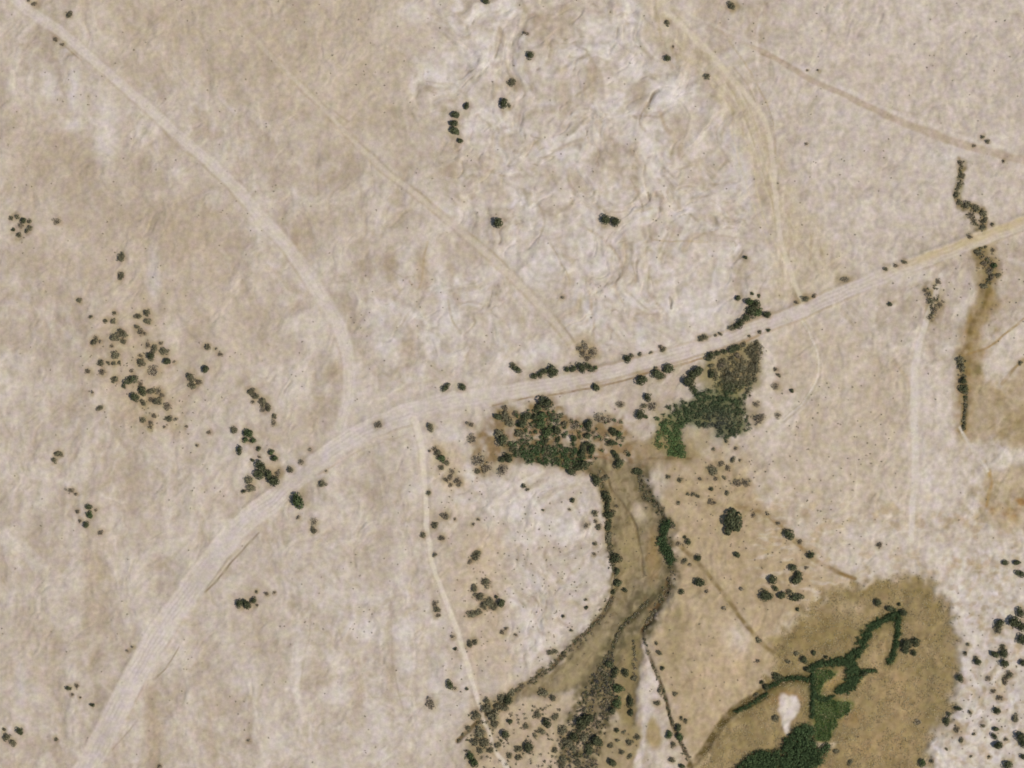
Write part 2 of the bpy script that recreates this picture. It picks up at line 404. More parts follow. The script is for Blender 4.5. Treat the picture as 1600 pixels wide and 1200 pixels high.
mix(0.95 * sstep(-6, 4, poly_sd(FIELD)), alb(92, 104, 52))
for pts in ([(1405, 960), (1365, 980), (1347, 1005), (1333, 1026), (1300, 1036), (1268, 1042)], [(1404, 960), (1402, 1000), (1392, 1032)], [(1333, 1030), (1336, 1060), (1310, 1078)],
            [(1150, 1112), (1200, 1080), (1237, 1062), (1268, 1062)], [(1268, 1042), (1270, 1122)]):
    d, sg, hw = line_dist(pts, 40, 'w')
    mix(0.75 * (1 - sstep(3, 17, d + 3 * n_fine)), alb(106, 98, 60))
mix(0.9 * sstep(-6, 4, poly_sd(MASS)), alb(84, 78, 48))
mix(0.9 * sstep(-3, 3, poly_sd([(1272, 1160), (1310, 1162), (1308, 1170), (1280, 1172)])), alb(190, 172, 148))
sef = patch([(1480, 860), (1700, 840), (1700, 1260), (1440, 1260), (1452, 1162), (1490, 1100), (1500, 1030), (1480, 960), (1470, 920)], 16, 10, 26, 571)
mix(sef * sstep(0.02, 0.4, fbm(WX, WY, 30, 4, 578)) * 0.7, alb(178, 158, 130))
mix(sef * sstep(0.05, 0.4, fbm(FX, FY, 34, 3, 577)) * 0.8, alb(211, 202, 194))
mix(sef * sstep(0.1, 0.4, fbm(WX, WY, 13, 2, 579)) * 0.5, alb(168, 148, 118))
nb = patch([(1180, 760), (1300, 780), (1480, 780), (1600, 820), (1600, 920), (1480, 925), (1440, 895), (1340, 905), (1250, 960), (1180, 900)], 20, 14, 26, 592)
mix(nb * sstep(0.0, 0.35, fbm(WX, WY, 26, 4, 593)) * 0.6, alb(178, 156, 124))
mix(nb * sstep(0.05, 0.4, fbm(WX, WY, 16, 2, 594, sx=.6, sy=1.8)) * 0.5, alb(206, 194, 178))
mix(0.6 * blob(1350, 835, 40, 14, .7), alb(205, 194, 182))
# brown stream country at the east edge
for (poly, a, c, sd_) in [([(1525, 450), (1555, 450), (1560, 480), (1540, 510), (1535, 550), (1500, 556), (1500, 520), (1520, 490)], .7, (163, 139, 100), 581),
                          ([(1500, 555), (1550, 540), (1600, 500), (1700, 500), (1700, 700), (1590, 705), (1560, 690), (1510, 690), (1505, 620)], .7, (174, 153, 120), 582),
                          ([(1515, 575), (1545, 540), (1552, 560), (1530, 590)], .6, (152, 128, 86), 583),
                          ([(1560, 640), (1700, 620), (1700, 700), (1580, 690)], .5, (150, 130, 90), 584),
                          ([(1540, 735), (1600, 725), (1700, 740), (1700, 830), (1560, 830), (1535, 800)], .65, (180, 160, 126), 585),
                          ([(1553, 795), (1575, 800), (1592, 803), (1590, 812), (1560, 808)], .9, (150, 112, 60), 586),
                          ([(1495, 806), (1515, 812), (1512, 820), (1496, 814)], .7, (172, 146, 104), 588),
                          ([(1525, 345), (1560, 350), (1562, 440), (1530, 450)], .7, (176, 157, 126), 587)]:
    mix(a * patch(poly, 11, 16, 22, sd_), alb(*c))
ec = sstep(1480, 1530, PX) * sstep(440, 500, PY) * (1 - sstep(790, 840, PY))
mix(ec * sstep(0.02, 0.4, fbm(WX, WY, 32, 4, 596)) * 0.55, alb(152, 131, 92))
mix(ec * sstep(0.1, 0.45, fbm(WX, WY, 20, 4, 597)) * 0.4, alb(128, 114, 74))
d, sg, hw = line_dist([(1530, 385), (1545, 430), (1540, 465), (1525, 500), (1510, 540), (1506, 600), (1506, 672)], 60, 'w')
mix(np.clip(0.85 * (1 - sstep(7, 24, d + 6 * n_fine)) * (0.85 + 1.0 * n_mid + n_fine), 0, 1), alb(146, 123, 82))
mix(np.clip(0.7 * (1 - sstep(2, 8, d + 3 * n_fine)) * (0.8 + 1.5 * n_fine), 0, 1), alb(112, 94, 56))
for pts, w_, a_ in [([(1502, 255), (1500, 285), (1494, 303), (1501, 318), (1518, 322), (1535, 332), (1538, 350), (1530, 358)], 7, .65), ([(1518, 338), (1530, 350)], 8, .5), ([(1530, 392), (1538, 405), (1550, 420), (1545, 436), (1537, 448)], 12, .55),
                    ([(1503, 560), (1506, 600), (1508, 640), (1505, 672)], 6, .6), ([(1520, 580), (1545, 565), (1560, 545)], 10, .5), ([(1450, 450), (1458, 475), (1456, 498)], 12, .4)]:
    d, sg, hw = line_dist(pts, 50, 'w')
    mix(np.clip(a_ * (1 - sstep(w_ * .4, w_ * 1.5, d + 4 * n_fine)) * (0.8 + 1.3 * fbm(WX, WY, 12, 2, 598)), 0, 1), alb(120, 108, 70))
mix(0.9 * patch([(1535, 560), (1560, 525), (1600, 495), (1700, 470), (1700, 545), (1600, 560), (1565, 600), (1540, 590)], 10, 12, 20, 589), alb(203, 190, 176))
mix(0.7 * blob(1590, 715, 30, 14, .7), alb(207, 196, 184))
mix(0.8 * blob(1597, 782, 8, 7, .5), alb(150, 110, 60))
mix(0.55 * blob(1460, 470, 16, 30, .6), alb(160, 142, 106))
mix(0.5 * blob(1321, 438, 18, 7, .6), alb(166, 147, 108))
mix(0.5 * blob(1258, 466, 18, 9, .6), alb(160, 138, 90))
mix(0.5 * blob(915, 540, 20, 20, .6), alb(172, 150, 110))
mix(0.4 * blob(430, 735, 14, 14, .6), alb(170, 146, 100))
mix(0.55 * blob(1144, 10, 12, 9, .6), alb(150, 130, 88))

# dark drainage lines, narrow paths, ruts, painted shade of the chalk clefts
LINES = [  # points, half width, strength, colour
    ([(1020, 970), (1004, 985), (1004, 1000), (1017, 1032), (1030, 1062), (1042, 1100), (1052, 1138), (1067, 1168), (1080, 1200)], 2.6, .85, (86, 72, 48)),
    ([(1047, 930), (1030, 925), (1015, 940), (1000, 952), (985, 968), (972, 980), (962, 1000), (950, 1026), (938, 1045), (925, 1065)], 4.0, .75, (84, 76, 52)),
    ([(1045, 905), (1040, 930), (1026, 950), (1016, 968), (1004, 985)], 3.2, .75, (96, 76, 48)),
    ([(995, 735), (1000, 752), (1004, 772), (1012, 780), (1025, 785), (1034, 800), (1038, 815)], 3.2, .8, (82, 74, 50)),
    ([(938, 732), (948, 748), (958, 770), (975, 790), (990, 815), (999, 850), (1005, 900)], 1.8, .6, (104, 88, 60)),
    ([(920, 735), (938, 752), (946, 776), (949, 800), (950, 840), (958, 880), (964, 910), (956, 935)], 3.0, .7, (92, 84, 56)),
    ([(956, 935), (947, 952), (937, 967), (920, 985), (905, 997), (890, 1015), (875, 1027), (860, 1045), (840, 1057), (820, 1070), (800, 1085), (770, 1108), (735, 1138), (715, 1158)], 3.6, .75, (96, 80, 56)),
    ([(1078, 1198), (1095, 1178), (1115, 1150), (1132, 1125), (1150, 1107), (1175, 1092), (1200, 1075), (1237, 1060), (1268, 1062)], 6.0, .9, (94, 80, 48)),
    ([(1150, 1114), (1180, 1100), (1200, 1088)], 1.6, .7, (70, 64, 40)),
    ([(1060, 850), (1100, 890), (1140, 940), (1165, 975), (1190, 1005), (1208, 1020)], 3.6, .8, (134, 115, 78)),
    ([(1150, 790), (1198, 805), (1240, 842), (1270, 872), (1300, 890), (1335, 905)], 3.4, .65, (140, 115, 76)),
    ([(1030, 715), (1080, 716), (1010, 717), (960, 716)], 2.0, .5, (120, 98, 66)),
    ([(1535, 380), (1540, 420), (1537, 447), (1530, 480)], 4.0, .5, (140, 124, 92)),
    ([(1506, 600), (1508, 630), (1505, 668)], 2.6, .8, (94, 78, 48)),
    ([(1500, 555), (1540, 545), (1575, 518), (1610, 490)], 1.8, .6, (152, 124, 80)),
    ([(1565, 600), (1585, 575), (1610, 555)], 2.5, .6, (150, 124, 82)),
    ([(1545, 735), (1548, 760), (1542, 790)], 3, .6, (168, 140, 92)),
    ([(1497, 250), (1500, 280), (1493, 300), (1500, 318), (1520, 324), (1537, 338), (1538, 358)], 4.5, .55, (138, 122, 84)),
    ([(425, 88), (460, 130), (500, 170), (525, 195), (552, 217)], 1.4, .55, (158, 138, 112)),
    ([(497, 160), (520, 172), (545, 190)], 1.3, .4, (160, 140, 112)),
    ([(405, 832), (385, 852), (362, 878), (345, 900), (320, 925)], 1.6, .7, (142, 126, 106)),
    ([(280, 1010), (262, 1040), (240, 1062)], 1.4, .6, (148, 132, 112)),
    ([(215, 1125), (195, 1150), (175, 1172)], 1.3, .5, (152, 136, 116)),
    ([(100, 72), (115, 84), (128, 95)], 1.3, .6, (160, 140, 116)),
    ([(255, 205), (280, 230), (300, 245)], 1.4, .5, (166, 148, 124)),
    ([(640, 440), (655, 450), (663, 400), (668, 378)], 1.6, .4, (160, 136, 104)),
    ([(1012, 165), (1020, 149), (1028, 142)], 2.2, .6, (120, 104, 86)), ([(1013, 300), (1016, 314)], 1.6, .6, (118, 104, 88)), ([(1047, 465), (1049, 482)], 1.7, .7, (96, 84, 68)),  # shade inside the chalk clefts, painted as dark lines
    ([(1015, 370), (1030, 376), (1105, 378)], 1.6, .5, (166, 146, 112)),
    ([(1190, 85), (1215, 92), (1235, 100)], 2.4, .5, (150, 132, 104)),
    ([(770, 634), (820, 622), (860, 617), (920, 607), (975, 594), (1010, 584)], 1.6, .75, (146, 124, 96)), ([(760, 630), (820, 617), (900, 604), (960, 591)], 1.4, .5, (208, 196, 184)),
    ([(750, 626), (780, 622), (800, 621)], 1.1, .4, (150, 128, 104)),
    ([(1000, 585), (1050, 574), (1100, 560), (1140, 545), (1190, 522)], 1.8, .65, (150, 124, 92)),
    ([(475, 750), (500, 740), (520, 728), (560, 705), (600, 690)], 1.5, .4, (168, 148, 124)),
    ([(590, 685), (610, 686), (640, 678)], 1.3, .35, (170, 150, 126)),
    ([(1400, 570), (1420, 600), (1424, 660)], 3, .35, (176, 156, 126)),
    ([(1335, 690), (1338, 740), (1336, 775)], 1.3, .5, (206, 192, 170)),
    ([(1336, 775), (1320, 795), (1300, 815)], 1.3, .5, (206, 192, 170)),
    ([(1385, 845), (1375, 820), (1390, 810)], 1.6, .4, (206, 194, 172)),
    ([(1500, 668), (1512, 690), (1528, 712), (1543, 735)], 2.6, .6, (211, 200, 186)),
    ([(626, 682), (640, 720), (646, 752), (648, 790)], 3.5, .35, (208, 196, 178)),
    ([(600, 660), (632, 668), (648, 690)], 3, .3, (206, 192, 176)),
    ([(705, 965), (690, 935), (672, 900), (660, 868)], 3, .25, (206, 192, 176)),
    ([(725, 1020), (705, 1010), (690, 985), (668, 965)], 4, .4, (206, 194, 178)),
    ([(1195, -10), (1188, 30), (1182, 62), (1186, 120)], 2.5, .5, (207, 195, 180)),
    ([(1060, 80), (1120, 140), (1170, 230), (1190, 330), (1230, 420)], 1.4, .5, (206, 190, 162)),
    ([(1140, 195), (1155, 250), (1180, 330), (1215, 420)], 1.4, .45, (206, 190, 162)),
    ([(1208, 300), (1230, 340), (1275, 400), (1300, 430)], 1.4, .45, (207, 192, 165)),
    ([(1125, 45), (1170, 110), (1205, 180), (1212, 240)], 1.3, .4, (160, 140, 106)),
    ([(1345, 153), (1395, 170), (1440, 180)], 1.5, .3, (176, 158, 136)),
    ([(1440, 190), (1480, 200), (1520, 208)], 2.0, .4, (208, 196, 184)),
    ([(920, 455), (927, 500), (928, 548)], 2.0, .3, (172, 150, 116)),
    ([(837, 640), (880, 632), (920, 627), (975, 611)], 1.8, .4, (208, 194, 178)),
    ([(882, 720), (940, 715), (965, 728)], 2.0, .5, (120, 92, 60)),
    ([(486, 960), (482, 1000), (474, 1040), (470, 1075)], 1.6, .4, (166, 150, 130)),
    ([(530, 985), (536, 1010), (548, 1030), (556, 1060), (566, 1100)], 1.6, .4, (166, 150, 130)),
    ([(610, 940), (612, 1000), (616, 1050), (630, 1110)], 1.6, .4, (166, 150, 130)),
    ([(460, 1010), (456, 1060), (466, 1100), (490, 1140)], 2.2, .4, (207, 195, 183)),
    ([(575, 960), (560, 1000), (570, 1060), (575, 1120)], 2.2, .35, (207, 195, 183)),
    ([(640, 960), (650, 1030), (640, 1080), (650, 1140)], 2.2, .35, (207, 195, 183)),
    ([(560, 1090), (700, 1085)], 1.2, .25, (170, 154, 132)),
    ([(135, 880), (140, 940), (132, 1000), (120, 1040)], 9, .35, (170, 152, 130)),
    ([(240, 1080), (236, 1130), (240, 1200)], 8, .5, (170, 152, 130)),
    ([(390, 1090), (390, 1160)], 3.5, .4, (166, 148, 124)),
    ([(320, 1090), (330, 1150), (340, 1210)], 4, .3, (170, 152, 130)),
    ([(190, 955), (222, 912), (258, 882), (300, 838)], 2.6, .2, (172, 156, 136)),
    ([(105, 820), (120, 880), (128, 910)], 9, .35, (203, 190, 177)),
    ([(600, 585), (640, 600), (690, 590)], 2, .3, (170, 152, 128)),
    ([(860, 380), (890, 440), (872, 470)], 1.6, .4, (164, 146, 120)), ([(700, 470), (706, 500), (720, 520)], 2, .4, (164, 146, 120)),
    ([(830, 300), (850, 340), (840, 380)], 1.8, .4, (164, 146, 120)), ([(905, 350), (940, 372), (965, 400), (972, 430), (950, 445)], 2.2, .45, (168, 150, 126)),
    ([(985, 280), (1000, 310), (1005, 330)], 1.6, .45, (160, 142, 120)), ([(1030, 170), (1040, 200), (1056, 215), (1050, 240)], 3.5, .4, (172, 152, 126)),
    ([(920, 85), (932, 110), (926, 128), (900, 150)], 2.0, .45, (164, 148, 126)), ([(1010, 160), (1000, 190), (1008, 205)], 1.8, .45, (160, 144, 122)),
]
for pts, hwid, a, c in LINES:
    d, sg, hw = line_dist(pts, hwid * 3 + 6)
    mix(np.clip(a * (1 - sstep(hwid * 0.45, hwid * 1.6, d + 1.6 * n_fine)) * (1.0 + 1.2 * n_fine + 0.7 * n_mid), 0, 1), alb(*c))

# roads and tracks
region = np.zeros(PX.shape, np.int16)
rd, rsg, rhw = line_dist(ROAD, 60)
rsoft = 1 - sstep(560, 800, PX)
roadm = 1 - sstep(0.72 - 0.14 * rsoft, 1.12 + 0.2 * rsoft, (rd + (1.5 + 5 * rsoft) * n_fine + 5 * rsoft * n_mid) / rhw)
mix(0.5 * patch([(515, 690), (528, 620), (545, 560), (575, 590), (620, 640), (690, 606), (770, 602), (760, 630), (660, 660), (665, 720), (640, 720), (630, 680), (560, 705)], 14, 12, 24, 615), alb(200, 188, 176))
mix(0.8 * roadm, ROADC)
mix(0.75 * roadm * sstep(1340, 1460, PX) * sstep(-8, 4, -rsg * rd), alb(196, 173, 126))
mix(0.4 * roadm * sstep(1340, 1460, PX), alb(196, 180, 152))
mix(0.6 * roadm * (1 - sstep(600, 760, PX)) * (1 - sstep(4, 9, np.abs(rd * rsg + 1))), alb(196, 184, 178))
mix(0.5 * (1 - sstep(600, 760, PX)) * (1 - sstep(2, 5, np.abs(rd - rhw * 0.85))), alb(208, 196, 184))
mix(0.5 * roadm * sstep(760, 860, PX) * (1 - sstep(1340, 1460, PX)), alb(196, 182, 172))
rut = np.cos(rd * rsg * 2 * np.pi / 6.0 + 1.2 * fbm(PX, PY, 60, 2, 611))
rfade = np.clip(0.55 + 1.6 * fbm(PX, PY, 50, 3, 613), 0, 1)
mix(roadm * rfade * 0.28 * sstep(0.2, 0.8, rut), alb(168, 152, 136))
mix(roadm * rfade * 0.3 * sstep(0.2, 0.8, -rut), alb(206, 194, 182))
mix(0.35 * (1 - sstep(1.0, 3.0, np.abs(rd - rhw * 1.12))) * sstep(0, .4, n_mid + .1) * (rsg > 0), alb(164, 144, 120))
mix(0.30 * (1 - sstep(1.0, 3.0, np.abs(rd - rhw * 1.1))) * (PX > 900) * (PX < 1300), alb(160, 138, 108))
track_d = {}
TCOL = {'north_west': alb(208, 196, 184), 'middle': alb(203, 189, 170), 'north': alb(206, 192, 172), 'north_east': alb(176, 157, 136), 'south': alb(214, 201, 184), 'east': alb(210, 199, 187)}
TSTR = {'north_west': .8, 'middle': .75, 'north': .9, 'north_east': .75, 'south': .95, 'east': .8}
for k, pts in TRACKS.items():
    d, sg, hw = line_dist(pts, 40)
    track_d[k] = (d, hw, sg)
    a = TSTR[k]
    if k != 'south':
        a = a * np.clip(0.97 + 0.6 * fbm(PX, PY, 34, 3, 620), 0.65, 1.08)
    if k == 'middle':
        a = a * sstep(150, 620, PX)
        mix(0.55 * sstep(300, 700, PX) * (1 - sstep(0.8, 4, np.abs(d - hw * 1.3))) * np.clip(.6 + 1.5 * n_mid, 0, 1), alb(164, 144, 112))  # shadowed sides of this track, painted into the soil colour
    if k in ('north_west', 'south'):
        mix((0.45 if k == 'north_west' else 0.25) * (1 - sstep(0.8, 3, np.abs(d - hw * 1.15))) * np.where(sg > 0, 1, 0.3) * sstep(-.3, .4, n_mid), alb(166, 149, 127))
    if k == 'north_east':
        mix(0.4 * (d < 39) * (1 - sstep(1, 4, np.abs(d * sg + hw * 1.6))), alb(209, 197, 184))
        a = a * sstep(1090, 1230, PX)
    mix(a * (1 - sstep(0.6, 1.25, (d + 0.8 * n_fine) / hw)), TCOL[k])
    if k in ('north_west', 'middle'):
        mix(0.2 * (np.abs(d - hw * 0.45) < 0.9), alb(178, 162, 148))

# ------------------------------------------------------------------ relief (metres)
Z = 1.6 * fbm(PX, PY, 420, 3, 701) + 0.5 * n_mid + 0.22 * n_str * 2
Z = Z + badm * (2.0 * (ridged(FX, FY, 110, 3, 711, 0.46) - 0.5) + 0.6 * fbm(FX, FY, 40, 2, 715)) + (1 - badm) * (0.8 * flow + 0.3 * flow2)
Z = Z + (1 - badm) * (0.32 * fbm(WX, WY, 21, 2, 717) - 0.22 * sstep(0.72, 0.95, v0)) - badm * 0.32 * sstep(0.74, 0.95, v2)
for pts, hwid, a, c in LINES[-24:]:
    d, sg, hw = line_dist(pts, hwid * 2 + 6)
    if hwid < 3:
        Z = Z - 0.16 * (1 - sstep(0.2, hwid * 1.6, d)) * np.clip(0.5 + 1.5 * n_mid, 0, 1)
Z = Z - 1.7 * sstep(-9, 7, bed_sd) - 1.3 * sstep(-14, 10, flat_sd) * (1 - sstep(1180, 1290, PY))
for pts, hwid, a, c in LINES[:9] + LINES[13:14]:
    d, sg, hw = line_dist(pts, hwid * 3 + 6)
    Z = Z - 0.55 * (1 - sstep(hwid * 0.3, hwid * 1.6, d))
d, sg, hw = line_dist([(1012, 165), (1020, 149), (1028, 142)], 30)
Z = Z - 0.7 * (1 - sstep(0.5, 6, d))
for (x, y) in [(1014, 307), (1048, 472)]:
    Z = Z - 0.9 * (1 - sstep(0.2, 1.0, np.hypot((PX - x) / 4, (PY - y) / 9)))
# the graded road lies on its own smooth bed with windrows along its sides
smoothZ = 1.6 * fbm(PX, PY, 420, 3, 701)
rm = 1 - sstep(0.9, 1.7, rd / rhw)
Z = Z * (1 - rm) + (smoothZ + 0.25) * rm
Z = Z + 0.22 * (1 - sstep(0.5, 3.2, np.abs(rd - rhw * 1.15))) * np.clip(0.4 + 1.6 * n_mid, 0, 1)
Z = Z + 0.012 * rut * roadm * rfade
for k, (d, hw, sg) in track_d.items():
    tm = 1 - sstep(0.9, 2.2, d / hw)
    Z = Z * (1 - 0.7 * tm) + (smoothZ - 0.12) * 0.7 * tm

# which piece of the setting each face belongs to
fd = lambda a: 0.25 * (a[:-1, :-1] + a[1:, :-1] + a[:-1, 1:] + a[1:, 1:])
freg = np.zeros((NY - 1, NX - 1), np.int16)
freg[fd(bed_sd) > 0] = 8
freg[fd(flat_sd) > 0] = 9
freg[fd(poly_sd(SANDBAR)) > 0] = 10
for i, k in enumerate(TRACKS):
    d, hw, sg = track_d[k]
    freg[fd(d / hw) < 1.0] = 2 + i
freg[fd(rd / rhw) < 1.0] = 1
